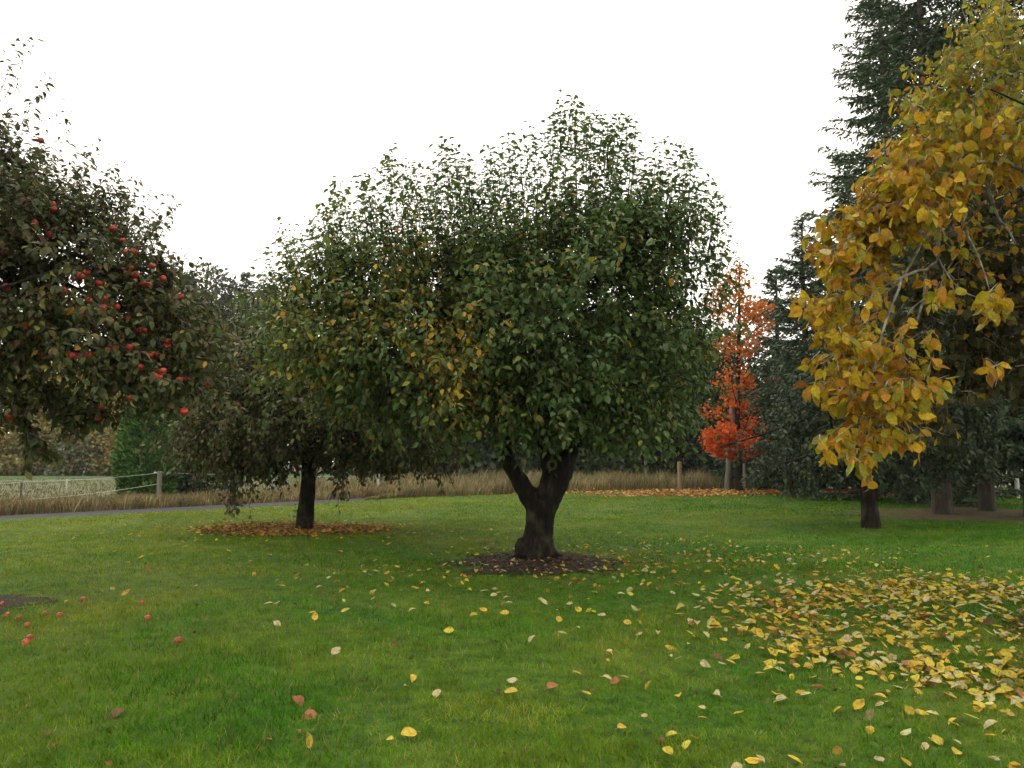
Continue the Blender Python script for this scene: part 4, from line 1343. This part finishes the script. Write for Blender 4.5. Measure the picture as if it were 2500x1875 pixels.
# ------------------------------------------------------------------ woods and hedges beyond
def leafy(name, px, Y, top, w, label, seed, pal, wts, group=None, n=5000, leaf=0.28, lobes=7, bottom=0.15, base=-0.05, kind='round', cat='tree', narrow=1.0, skirt=6):
    """a far broadleaf tree or shrub: trunk, boughs and a lumpy crown of leaf clumps; top in photo pixels, w in metres"""
    g = np.random.default_rng(seed)
    x = bx(px, Y)
    H = at(px, top, Y)[2] - base
    b = np.array([x, Y, base])
    T = root(name, b, label, cat, group)
    zc = H * (bottom + 1) / 2
    hz = H * (1 - bottom) / 2
    V, lo, to = tubes([np.array([[0, 0, -0.1], [0.1, 0, H * 0.3], [-0.05, 0.05, H * 0.6], [0, 0, H * 0.85]])], [np.array([0.035, 0.028, 0.018, 0.006]) * H * 0.9], 8)
    obj('trunk', mesh('trunk', V, lo, to, [M_BARK], smooth=True), T)
    ce, ra = [], []
    for i in range(lobes):
        d = unit(g.normal(size=3))
        u = g.uniform(0.25, 0.62)
        zz = zc + d[2] * hz * u
        taper = 1 - 0.2 * max(0, (zz - zc) / hz) if kind == 'round' else 1 - 0.8 * np.clip((zz - H * bottom) / (H * (1 - bottom)), 0, 1)
        ce.append([d[0] * w * 0.5 * u * taper, d[1] * w * 0.5 * u, zz])
        s_ = g.uniform(0.42, 0.62)
        ra.append([w * 0.5 * s_ * taper, w * 0.5 * s_, hz * s_ * 0.8])
    for i in range(skirt):
        a = i * 6.28 / skirt + g.random()
        ce.append([math.cos(a) * w * 0.3, math.sin(a) * w * 0.3, H * g.uniform(0.12, 0.3)])
        ra.append([w * 0.27, w * 0.27, H * 0.2])
    ce.append([0, 0, zc + hz * 0.5])
    ra.append([w * 0.36 * narrow, w * 0.36, hz * 0.5])
    for sx in (-1, 1):
        ce.append([sx * w * 0.2, g.normal(0, w * 0.1), zc + hz * g.uniform(0.35, 0.55)])
        ra.append([w * 0.26, w * 0.3, hz * 0.36])
    ce, ra = np.array(ce), np.array(ra)
    bp = np.array([[[0, 0, H * 0.25], c * 0.5 + [0, 0, H * 0.12], c] for c in ce])
    V, lo, to = tubes(bp, np.tile(np.array([0.012, 0.008, 0.003]) * H, (len(bp), 1)), 5)
    o = obj('branches', mesh('branches', V, lo, to, [M_BARK]), T)
    o['kind'] = 'stuff'
    k = g.choice(len(ce), n, p=(ra.prod(1) ** 0.75) / (ra.prod(1) ** 0.75).sum())
    d = unit(g.normal(size=(n, 3)))
    r = (0.25 + 0.75 * g.random(n)) ** (1 / 3) * (0.75 + 0.5 * fbm(d * 2.5 + k[:, None] * 3.1, seed))
    P = ce[k] + d * ra[k] * r[:, None]
    ok = (P[:, 2] > 0.1) & (fbm(P * (1.8 / leaf * 0.2), seed + 2) > 0.27)
    P, d = P[ok], d[ok]
    m = len(P)
    C = pick_colours(P, pal, wts, g, 0.2) * (0.8 + 0.4 * fbm(P * 0.8, seed + 5))[:, None]
    V, lo, to, Cv = leaves(P, unit(g.normal(0, 0.8, (m, 3)) + d * 0.5 + [0, 0, -0.2]), d * 0.5 + g.normal(0, 0.55, (m, 3)) + [0, 0, 0.6], leaf * g.uniform(0.6, 1.3, m), 0.62, 0.5, 0.1, C, 'quad')
    o = obj('crown', mesh('crown', V, lo, to, [M_FAR], Cv), T)
    o['kind'] = 'stuff'
    return T


DK = [(0.026, 0.042, 0.020), (0.036, 0.058, 0.026), (0.050, 0.072, 0.028), (0.020, 0.032, 0.017)]
OL = [(0.15, 0.125, 0.028), (0.165, 0.115, 0.038), (0.13, 0.135, 0.028), (0.21, 0.175, 0.04)]
YL = [(0.32, 0.26, 0.025), (0.26, 0.20, 0.035), (0.17, 0.155, 0.03), (0.35, 0.26, 0.03)]
# dark wood right across the back, behind the middle tree
for i, (px, Y, top, w, lab) in enumerate([(1010, 47, 860, 8, 'dark back-wood tree behind the right of the smaller low crown'), (1130, 50, 880, 8.5, 'dark back-wood tree left of the thick fork, behind the leaning post'),
                                         (1250, 46, 870, 8, 'dark back-wood tree straight behind the left limb of the fork'), (1370, 49, 870, 8, 'dark back-wood tree straight behind the right limb of the fork'),
                                         (1480, 45, 850, 7.5, 'dark back-wood tree just right of the forked trunk'), (1590, 47, 820, 7.5, 'dark back-wood tree behind the post with white insulator'),
                                         (1690, 44, 830, 7, 'dark back-wood tree behind the stout brown post')]):
    leafy('broadleaf_tree', px, Y, top, w, lab, 900 + i, DK, [3, 3, 1.3, 2], 'dark trees behind the dry grass', n=7000, leaf=0.42, bottom=0.02, lobes=9)
for i, (px, Y, top, w, lab) in enumerate([(1790, 41, 800, 5.0, 'dark bushy tree directly behind the orange maple'), (1925, 37, 880, 5.6, 'dense dark tree between the maple and the golden tree'),
                                         (2050, 36, 800, 6.5, 'dark tree deep in shade behind the short black trunk'), (2230, 34, 800, 6.5, 'dark tree filling the gap left of the fir trunks'),
                                         (2400, 33, 780, 6.5, 'dark tree filling the gap behind the fir trunks'), (2540, 30, 760, 6, 'dark tree behind the firs at the right edge')]):
    leafy('broadleaf_tree', px, Y, top, w, lab, 930 + i, DK, [3, 3, 1, 2], 'dark trees at the right', n=6500, leaf=0.27, bottom=0.03, lobes=9)
# far trees on the left skyline
leafy('broadleaf_tree', 400, 80, 640, 7.5, 'rounded dark far tree just right of the apples', 951, DK, [2, 3, 3, 1], 'far trees on the left skyline', n=14000, leaf=0.48, skirt=2, bottom=0.1)
leafy('broadleaf_tree', 500, 84, 640, 8.5, 'rounded grey-green far tree left of the far pointed fir', 952, [(0.07, 0.08, 0.05), (0.05, 0.062, 0.035), (0.09, 0.085, 0.05)], [2, 2, 1], 'far trees on the left skyline', n=14000, leaf=0.48, skirt=2, bottom=0.1)
fir('fir_tree', bx(590, 82), 82, 20.8, 5.4, 'far dark pointed fir on the left skyline', 953, z0=1.5, droop=0.35, tr=0.35, dense=0.9, spray=0.45, group='far trees on the left skyline')
leafy('broadleaf_tree', 675, 86, 668, 9.5, 'far loose-crowned tree peeping out left of the biggest crown', 954, DK, [2, 3, 3, 1], 'far trees on the left skyline', n=14000, leaf=0.48, skirt=2, bottom=0.05)
leafy('broadleaf_tree', 300, 78, 790, 8, 'brown-green far tree seen behind the apple tree', 955, OL, [2, 2, 2, 1], 'far trees on the left skyline', n=4000, leaf=0.45, skirt=2, bottom=0.05)
leafy('broadleaf_tree', 470, 74, 790, 7, 'olive tree filling the gap right of the apples', 956, OL, [3, 3, 2, 0.5], 'far trees on the left skyline', n=9000, leaf=0.34, skirt=2, bottom=0.02)
leafy('broadleaf_tree', 590, 76, 830, 7.5, 'dark tree below the far pointed fir', 957, DK, [2, 3, 2, 2], 'far trees on the left skyline', n=11000, leaf=0.48, skirt=2, bottom=0.02)
leafy('broadleaf_tree', 800, 78, 800, 10, 'far dark tree behind the smaller low tree', 958, DK, [2, 3, 3, 1], 'far trees on the left skyline', n=4000, leaf=0.5, skirt=2, bottom=0.02)
leafy('broadleaf_tree', 920, 72, 860, 9, 'far dark tree behind the left side of the biggest crown', 959, DK, [2, 3, 3, 1], 'far trees on the left skyline', n=4000, leaf=0.5, skirt=2, bottom=0.02)
# yellowing trees and brown shrubs along the back of the pasture
for i, (px, Y, top, w, lab) in enumerate([(40, 73, 850, 8.5, 'yellowing tree behind the pasture, above the thin steel post'), (150, 75, 830, 8.5, 'yellowing tree behind the pasture, above the white plastic post'), (250, 74, 850, 7.5, 'yellowing tree just left of the cedar tip'),
                                         (-60, 72, 840, 9.5, 'yellowing tree behind the pasture, cut off by the left edge'), (345, 73, 850, 6.5, 'yellowing tree hidden behind the cedar tip')]):
    leafy('broadleaf_tree', px, Y, top, w, lab, 970 + i, YL, [2, 2, 2, 1], 'yellowing trees behind the pasture', n=6000, leaf=0.45, bottom=0.02)
for i, (px, Y, top, w, lab) in enumerate([(-30, 68, 1045, 7.5, 'olive hedge shrub cut off by the left edge'), (60, 67, 1050, 6.5, 'olive hedge shrub behind the thin steel post'), (140, 69, 1020, 7, 'taller olive hedge shrub left of the pale shrub'),
                                         (215, 67, 1050, 6, 'olive hedge shrub right of the pale shrub'), (275, 68, 1040, 6, 'brown hedge shrub touching the cedar on its left'), (330, 66, 1060, 6, 'hedge shrub mostly hidden by the cedar'),
                                         (420, 67, 1050, 7, 'hedge shrub hidden behind the wooden post and bush'), (500, 66, 1040, 7, 'hedge shrub behind the left of the smaller low tree')]):
    leafy('shrub', px, Y, top, w, lab, 980 + i, OL, [2, 3, 2, 0.6], 'hedge shrubs behind the pasture', n=3400, leaf=0.34, bottom=0.0, lobes=8, cat='shrub')
leafy('shrub', 185, 65.5, 1065, 4.0, 'grey-green paler shrub standing proud of the hedge', 989, [(0.15, 0.17, 0.11), (0.11, 0.125, 0.07)], [1, 1], 'hedge shrubs behind the pasture', n=2200, leaf=0.28, bottom=0.0, cat='shrub')
leafy('shrub', 470, 29.5, 1010, 3.2, 'dark bush beside the cedar behind the low tree', 990, DK, [2, 3, 2, 1], n=5000, leaf=0.2, bottom=0.0, cat='shrub')


# ------------------------------------------------------------------ fences, poles, cable
def post(name, px, top, Y, w, m, label, lean=(0, 0), cat='post', sides=10, group=None, cap=None, flat=False, base=-0.06):
    x = bx(px, Y)
    h = at(px, top, Y)[2] - base
    b = np.array([x, Y, base])
    T = root(name, b, label, cat, group)
    zs = np.array([0, 0.25, 0.5, 0.75, 0.97, 1.0]) * h
    pth = np.stack([lean[0] * zs, lean[1] * zs, zs], 1)
    r = np.full(6, w / 2) * np.array([1.05, 1.0, 0.98, 1.0, 0.97, 0.8])
    V, lo, to = tubes([pth], [r], sides)
    lo = np.concatenate([lo, 5 * sides + np.arange(sides)])
    to = np.concatenate([to, [sides]])
    obj('shaft', mesh('shaft', V, lo, to, [m], smooth=False), T)
    if cap:                                               # insulator knob towards the lane side
        V, lo, to = tubes([np.array([[0, 0, 0], [-0.03, -0.02, 0.0], [-0.06, -0.03, 0.01], [-0.085, -0.03, 0.015]])], [[0.014, 0.02, 0.026, 0.014]], 8)
        V = V + np.array([lean[0] * h * 0.94 - w / 2, 0, h * cap])
        obj('insulator', mesh('insulator', V, lo, to, [M_WHITE], smooth=True), T)
    return T, b + np.array([lean[0] * h, 0, h])


post('fence_post', 395, 1150, 23.2, 0.135, M_POST, 'grey wooden fence post in front of the cedar', cap=0.95, cat='fence post')
post('fence_post', 61, 1178, 21.4, 0.05, M_STEEL, 'thin dark steel fence post at the left end of the rope', sides=6, cat='fence post')
post('fence_post', 171, 1169, 37.0, 0.07, M_WHITE, 'short white plastic post out in the pasture', sides=6, cat='fence post')
post('fence_post', 926, 1158, 30.5, 0.10, M_WHITE, 'pale white post in dry grass right of the small left trunk', cat='fence post', sides=8)
post('fence_post', 1112, 1138, 33.5, 0.12, M_POST, 'pale leaning post in dry grass left of the thick trunk', lean=(0.25, 0), cat='fence post', sides=8)
post('fence_post', 1575, 1108, 38.5, 0.13, M_POST, 'grey fence post with white insulator right of the thick trunk', cap=0.97, cat='fence post')
post('fence_post', 1657, 1127, 34.9, 0.20, M_POSTB, 'stout brown wooden post at the lawn edge left of the maple', cat='fence post')
post('fence_post', 1702, 1117, 41.0, 0.06, M_STEEL, 'thin dark steel post between the brown post and maple', sides=6, cap=0.97, cat='fence post')
post('fence_post', 1815, 1131, 35.2, 0.17, M_POST, 'short pale post just right of the maple trunk', cat='fence post', sides=4)
post('pole', 1771, 985, 35.6, 0.26, M_POST, 'pale leaning wooden pole behind the maple', lean=(0.09, 0), cat='pole')
post('fence_post', 2474, 1168, 27.5, 0.14, M_WHITE, 'short white post among the firs at the right edge', cat='fence post', sides=8)
post('fence_post', 1297, 1152, 36.0, 0.12, M_POST, 'grey post seen through the fork of the thick trunk', cat='fence post', sides=8)


def rope(name, pts, r, m, label, sag=0.05, cat='rope'):
    P_ = []
    for (a, b_) in zip(pts[:-1], pts[1:]):
        for t_ in np.linspace(0, 1, 14, endpoint=False):
            q = np.array(a) * (1 - t_) + np.array(b_) * t_
            P_.append(q - [0, 0, sag * 4 * t_ * (1 - t_)])
    P_.append(np.array(pts[-1]))
    P_ = np.array(P_)
    V, lo, to = tubes([P_], [np.full(len(P_), r)], 5)
    return tag(obj(name, mesh(name, V, lo, to, [m])), label, cat)


rope('fence_rope', [at(-160, 1180, 20.4), at(61, 1176, 21.4), at(392, 1154, 23.2), at(926, 1162, 30.5)], 0.005, M_WHITE, 'upper white fence rope strung to the wooden post')
rope('fence_rope', [at(-160, 1228, 20.4), at(61, 1220, 21.4), at(395, 1180, 23.2)], 0.006, M_WHITE, 'lower white fence rope sloping behind the rusty weeds')
rope('fence_rope', [at(-160, 1176, 44), at(171, 1171, 37), at(395, 1166, 40)], 0.006, M_WHITE, 'far white fence rope across the pasture', 0.02)
rope('fence_rope', [at(1112, 1142, 33.5), at(1297, 1154, 36.0), at(1575, 1110, 38.5), at(1702, 1120, 41), at(1815, 1134, 44)], 0.006, M_STEEL, 'grey fence wire strung between the far posts', 0.04)
rope('overhead_cable', [at(-900, 800, 62), at(520, 806, 60), at(700, 811, 60), at(1500, 835, 62)], 0.03, M_STEEL, 'thin overhead cable crossing before the far trees', 0.1, 'cable')

# ------------------------------------------------------------------ fallen leaves and apples
LG = np.random.default_rng(777)
YEL, CRM, GLD, RST, BRN = (0.41, 0.31, 0.028), (0.36, 0.325, 0.15), (0.42, 0.26, 0.025), (0.25, 0.095, 0.032), (0.10, 0.058, 0.026)
FL = [unit_leaf('fallen_leaf', M_FALLEN_O, w, c, f, 'rich', 0.3) for w, c, f in ((0.72, 0.15, 0.12), (0.62, 0.5, 0.3), (0.68, -0.35, 0.25), (0.55, 0.7, 0.55), (0.75, 0.3, -0.2), (0.5, 0.2, 0.9))]


def fallen(px, py, c, size, label, group=None, tilt=0.35, yaw=None, variant=None, stand=False):
    g_ = on_ground(px, py)
    return fallen_at(g_[0], g_[1], c, size * g_[1] / F * 0.82, label, group, tilt, yaw, variant, stand)


def fallen_at(x, y, c, L, label, group=None, tilt=0.35, yaw=None, variant=None, stand=False, lift=None):
    o = obj('fallen_leaf', FL[int(LG.integers(len(FL))) if variant is None else variant])
    yaw = LG.random() * 6.28 if yaw is None else yaw
    if stand:
        rot = Matrix.Rotation(yaw, 4, 'Z') @ Matrix.Rotation(-1.2, 4, 'Y') @ Matrix.Rotation(LG.normal(0, 0.3), 4, 'X')
    else:
        rot = Matrix.Rotation(LG.uniform(0.0, 0.45), 4, 'X') @ Matrix.Rotation(yaw, 4, 'Z') @ Matrix.Rotation(LG.normal(0, tilt), 4, 'X') @ Matrix.Rotation(LG.normal(0, tilt * 0.7), 4, 'Y')
    lf = 0.034 if lift is None else lift
    o.matrix_world = Matrix.Translation((x, y, float(gz(x, y)) + lf)) @ rot @ Matrix.Scale(L, 4)
    j = 1 + LG.normal(0, 0.1)
    o.color = (min(1, c[0] * j), min(1, c[1] * j * (1 + LG.normal(0, 0.06))), c[2] * j, 1)
    tag(o, label, 'leaf', group or 'fallen leaves on the lawn')
    return o


HAND = [
    (1016, 1811, YEL, 56, 'biggest bright yellow leaf lying near the bottom centre', 0), (757, 1857, YEL, 46, 'yellow leaf standing on edge at the bottom, left of centre', 's'), (810, 1619, CRM, 36, 'lone pale cream leaf on bare grass left of centre', 0),
    (1231, 1706, GLD, 46, 'deep yellow notched leaf beside the copper brown one', 0), (1336, 1695, RST, 46, 'copper brown curled leaf beside the deep yellow one', 1), (1068, 1706, CRM, 38, 'cream leaf, larger of two left of the deep yellow one', 0),
    (986, 1699, CRM, 28, 'small cream leaf, smaller of two left of the deep yellow one', 1), (1010, 1670, YEL, 32, 'curved yellow leaf just above the two cream leaves', 1), (720, 1725, RST, 54, 'rust brown leaf, upper of the pair at lower left', 1),
    (755, 1758, RST, 58, 'rust brown leaf, lower of the pair at lower left', 4), (303, 1752, BRN, 56, 'dull brown leaf alone at the lower left', 1), (1812, 1867, CRM, 38, 'cream leaf cut by the bottom edge, left of two', 0),
    (1866, 1863, CRM, 34, 'narrow cream leaf upright at the bottom edge', 's'), (2125, 1755, CRM, 52, 'large cream pointed leaf standing upright at lower right', 's'), (1758, 1695, CRM, 46, 'long thin cream leaf lying at lower right of centre', 5),
    (470, 1447, CRM, 22, 'small white leaf on the grass between apple tree and middle tree', 's'), (244, 1442, CRM, 26, 'pale leaf on the grass near the fallen apples', 0), (1108, 1554, YEL, 32, 'round pale yellow leaf on clear grass below the middle trunk', 0),
    (998, 1505, CRM, 28, 'thin white leaf with long stalk left below the middle trunk', 5), (1292, 1585, CRM, 30, 'folded cream leaf on clear grass below the middle trunk', 's'), (1397, 1650, GLD, 30, 'golden leaf half sunk in grass, lower centre', 0),
    (1513, 1665, RST, 34, 'reddish brown leaf right of the sunken golden one', 1), (1578, 1690, YEL, 34, 'bright yellow leaf caught in long grass, lower right of centre', 's'), (1226, 1856, BRN, 30, 'dark brown leaf at the very bottom centre', 1),
    (1845, 1639, GLD, 34, 'orange-yellow domed leaf left of the yellow leaf carpet', 0), (1888, 1625, YEL, 34, 'yellow folded leaf just left of the leaf carpet', 1), (961, 1831, YEL, 28, 'small yellow leaf left below the biggest yellow leaf', 1)]
MORE = [(1263, 1677, CRM), (1166, 1512, YEL), (1363, 1556, CRM), (1416, 1545, CRM), (1522, 1527, YEL), (1320, 1525, GLD), (1363, 1531, YEL), (1441, 1706, YEL), (1508, 1784, YEL), (1654, 1791, YEL), (1679, 1807, YEL), (1643, 1844, YEL),
        (1470, 1661, CRM), (1641, 1607, CRM), (1486, 1605, CRM), (1564, 1551, CRM), (1607, 1549, CRM), (1435, 1496, YEL), (1538, 1465, YEL), (1479, 1513, CRM), (1654, 1489, CRM), (620, 1402, YEL), (716, 1421, YEL), (680, 1441, YEL),
        (675, 1525, YEL), (767, 1534, YEL), (832, 1509, YEL), (801, 1459, YEL), (829, 1474, YEL), (667, 1538, CRM), (683, 1487, CRM), (952, 1400, YEL), (1007, 1405, CRM), (955, 1413, CRM), (1365, 1409, YEL), (1213, 1454, CRM),
        (1229, 1468, CRM), (1315, 1467, CRM), (1510, 1430, CRM), (1605, 1425, YEL), (1544, 1446, CRM), (1640, 1455, CRM), (909, 1453, YEL), (1134, 1419, YEL), (1337, 1484, CRM), (1243, 1505, YEL), (1189, 1502, GLD)]
for (px, py, c, s, lab, v) in HAND:
    fallen(px, py, c, s, lab, tilt=0.25, stand=(v == 's'), variant=None if v == 's' else v)
for (px, py, c) in MORE:
    side = 'left of' if px < 1120 else ('right of' if px > 1440 else 'straight below')
    far_ = 'far' if py < 1480 else 'near'
    fallen(px, py, c, (py - 1120) * 0.048 + 8, '%s leaf on the %s grass %s the middle trunk' % ('pale cream' if c is CRM else ('golden' if c is GLD else 'yellow'), far_, side))

# the carpet under the golden tree: its nearest leaves one by one, the rest in one mass
CC = (4.5, 6.35)


def carpet_points(g, n, rad, soft):
    a = g.random(n) * 6.28
    r = rad * np.sqrt(g.random(n)) ** 0.9
    r = r * (0.75 + 0.5 * fbm(np.stack([np.cos(a) * 1.8, np.sin(a) * 1.8, a * 0], 1), 12)) + g.exponential(soft, n)
    x, y = CC[0] + np.cos(a) * r, CC[1] + np.sin(a) * r * 0.95
    dens = fbm(np.stack([x * 2.2, y * 2.2, x * 0], 1), 19)
    ok = (dens > 0.26) & (np.hypot(x - 4.95, y - 6.2) > 0.7 + 0.35 * g.random(n))
    return x[ok], y[ok]


def litter(name, x, y, pal, wts, L, label, g, lift=0.03, detail='full', m=None):
    n = len(x)
    P = np.stack([x, y, np.where(y < edge(x), gz(x, y), 0) + lift * g.uniform(0.7, 1.5, n)], 1)
    a = g.random(n) * 6.28
    D = np.stack([np.cos(a), np.sin(a), g.normal(0, 0.25, n)], 1)
    U = np.stack([g.normal(0, 0.42, n), g.normal(0, 0.42, n), np.ones(n)], 1)
    C = pick_colours(P, pal, wts, g, 0.14)
    V, lo, to, Cv = leaves(P, D, U, L * g.uniform(0.65, 1.25, n), g.uniform(0.5, 0.72, n), g.uniform(-0.4, 0.7, n), g.uniform(-0.1, 0.5, n), C, detail)
    return tag(obj(name, mesh(name, V, lo, to, [m or M_FALLEN], Cv)), label, 'leaves', kind='stuff')


gx = np.random.default_rng(55)
cxp, cyp = carpet_points(gx, 4300, 2.25, 0.28)
q1, q2, dep = project(np.stack([cxp, cyp, cxp * 0], 1))
vis = (q1 > 5) & (q1 < 2495) & (q2 < 1870)
order = np.argsort(np.where(vis, dep, 1e9))
near = order[:225]
rest = order[225:]
for i in near:
    u = gx.random()
    if u < 0.48:
        c, lab = YEL, 'yellow leaf in the leaf carpet spread under the golden tree'
    elif u < 0.78:
        c, lab = CRM, 'pale cream leaf in the leaf carpet under the golden tree'
    elif u < 0.93:
        c, lab = GLD, 'golden orange leaf in the leaf carpet under the golden tree'
    else:
        c, lab = RST, 'rust brown leaf in the leaf carpet under the golden tree'
    zone = 'left fringe' if q1[i] < 2020 else ('near edge' if q2[i] > 1690 else 'thick middle')
    lab = lab.replace('in the leaf carpet spread under', 'in the leaf carpet under').replace('in the leaf carpet', 'in the %s of the leaf carpet' % zone)
    fallen_at(float(cxp[i]), float(cyp[i]), c, gx.uniform(0.055, 0.092), lab, 'leaf carpet under the golden tree', tilt=0.4, lift=0.02 + 0.02 * gx.random())
litter('fallen_leaves', cxp[rest], cyp[rest], [YEL, CRM, GLD, RST], [5, 3, 1.5, 0.5], 0.085, 'thick carpet of yellow leaves under the golden tree', gx, 0.035)
# looser leaves blown over the lawn round the middle tree
n = 1400
x, y = gx.normal(0.9, 2.5, n), 9.9 + gx.normal(0, 1.9, n)
ok = (y > 5.5) & (y < 15) & (gx.random(n) < np.clip(0.55 + 0.16 * (x - 0.4), 0.25, 1)) & ~((y < 7) & (x < 0.6))
litter('fallen_leaves', x[ok], y[ok], [YEL, CRM, GLD, RST], [4, 3.4, 1.4, 0.9], 0.075, 'yellow and cream leaves scattered round the middle tree', gx, 0.032)
n = 480
x, y = gx.uniform(0.6, 5.2, n), 3.3 + 3.6 * gx.random(n)
ok = gx.random(n) < np.clip(0.25 + 0.25 * (x - 1.0), 0.1, 1)
litter('fallen_leaves', x[ok], y[ok], [YEL, CRM, GLD, RST, BRN], [4, 3, 1.4, 0.7, 0.7], 0.075, 'yellow leaves thinly strewn over the lower right lawn', gx, 0.026)
n = 900
x, y = gx.normal(0.36, 0.55, n), gx.normal(10.85, 0.55, n)
litter('fallen_leaves', x, y, [BRN, RST, (0.05, 0.032, 0.018), GLD], [4, 0.7, 6, 0.5], 0.055, 'dull brown leaves on the bare soil round the forked trunk', gx, 0.018, 'mid')
n = 2600
a, r = gx.random(n) * 6.28, 1.75 * np.sqrt(gx.random(n)) + gx.exponential(0.12, n)
x, y = -4.15 + np.cos(a) * r * 0.98, 15.6 + np.sin(a) * r * 0.85
litter('fallen_leaves', x, y, [(0.36, 0.17, 0.03), (0.22, 0.10, 0.03), (0.44, 0.28, 0.03), (0.12, 0.06, 0.025), (0.42, 0.36, 0.17)], [3.4, 2.4, 2.6, 1.6, 0.5], 0.09, 'orange and brown leaves heaped round the small left trunk', gx, 0.04, 'mid')
n = 260
x, y = gx.normal(-4.0, 1.9, n), gx.normal(15.2, 1.4, n)
litter('fallen_leaves', x, y, [YEL, GLD, CRM, RST], [3, 2, 1, 1], 0.09, 'yellow leaves strewn round the orange leaf ring', gx, 0.035, 'mid')
n = 5200
x = gx.normal(10.5, 4.0, n)
y = np.minimum(31.9 + gx.normal(0, 1.6, n), edge(x) + 0.3)
litter('fallen_leaves', x, y, [(0.52, 0.24, 0.05), (0.44, 0.16, 0.04), (0.5, 0.32, 0.08), (0.25, 0.11, 0.04)], [4, 2, 2, 1], 0.13, 'orange leaves spread on the grass under the maple', gx, 0.05, 'quad')
n = 3600
x, y = gx.uniform(5, 27, n), gx.normal(31.5, 1.0, n)
litter('fallen_leaves', x, y, [(0.22, 0.12, 0.05), (0.30, 0.16, 0.05), (0.14, 0.08, 0.04)], [3, 2, 2], 0.13, 'brown leaves along the shaded far right of the lawn', gx, 0.04, 'quad')
n = 420
x, y = gx.uniform(-6, 3, n), gx.uniform(3.6, 11.5, n)
ok = gx.random(n) < 0.6
litter('fallen_leaves', x[ok], y[ok], [BRN, (0.09, 0.055, 0.03), RST], [3, 3, 1], 0.05, 'small dark leaf scraps trodden into the lawn', gx, 0.018, 'mid')

AP = [(18, 1493, 'orange-red apple on the soil edge at far left'), (110, 1494, 'fallen apple lying on grass, right of the soil edge'), (146, 1500, 'rightmost of the fallen apples beside the soil edge'), (67, 1527, 'fallen red apple on the grass, nearest below the soil patch'),
      (360, 1520, 'red fallen apple beside a cream leaf, farther right'), (347, 1474, 'small fallen apple behind the one beside the cream leaf'), (203, 1457, 'fallen apple under the pale leaf left'), (63, 1579, 'lower of two red apples close together at left edge'),
      (73, 1564, 'upper of two red apples close together at left edge'), (45, 1505, 'half-hidden fallen apple between the soil and grass'), (6, 1465, 'dark red apple on the bare soil at left edge'), (435, 1576, 'browned fallen apple alone on the grass at left')]
for (px, py, lab) in AP:
    g_ = on_ground(px, py + 6)
    o = obj('fallen_apple', APPLE, loc=(g_[0], g_[1], float(gz(g_[0], g_[1])) + 0.012))
    o.rotation_euler = (LG.normal(0, 0.9), LG.normal(0, 0.9), LG.random() * 6)
    s_ = 0.85 * LG.uniform(0.85, 1.1)
    o.scale = (s_, s_, s_ * 0.92)
    tag(o, lab, 'apple', 'fallen apples under the apple tree')


# ------------------------------------------------------------------ thin haze added to stand in for lens glare
hz = 250.0
hv = np.array([(x_, y_, z_) for z_ in (-1.2, 24.0) for y_ in (-hz, hz) for x_ in (-hz, hz)])
hq = np.array([0, 2, 3, 1, 4, 5, 7, 6, 0, 1, 5, 4, 2, 6, 7, 3, 0, 4, 6, 2, 1, 3, 7, 5])
M_HAZE = bpy.data.materials.new('haze')
M_HAZE.use_nodes = True
t = M_HAZE.node_tree
t.nodes.remove(t.nodes['Principled BSDF'])
pv = t.nodes.new('ShaderNodeVolumePrincipled')
pv.inputs['Color'].default_value = (0.94, 0.96, 0.98, 1)
pv.inputs['Density'].default_value = 0.0003
t.links.new(pv.outputs[0], t.nodes['Material Output'].inputs['Volume'])
tag(obj('haze', mesh('haze', hv, hq, [4] * 6, [M_HAZE])), 'thin pale haze added over the whole orchard, standing in for lens glare', 'haze', kind='stuff')
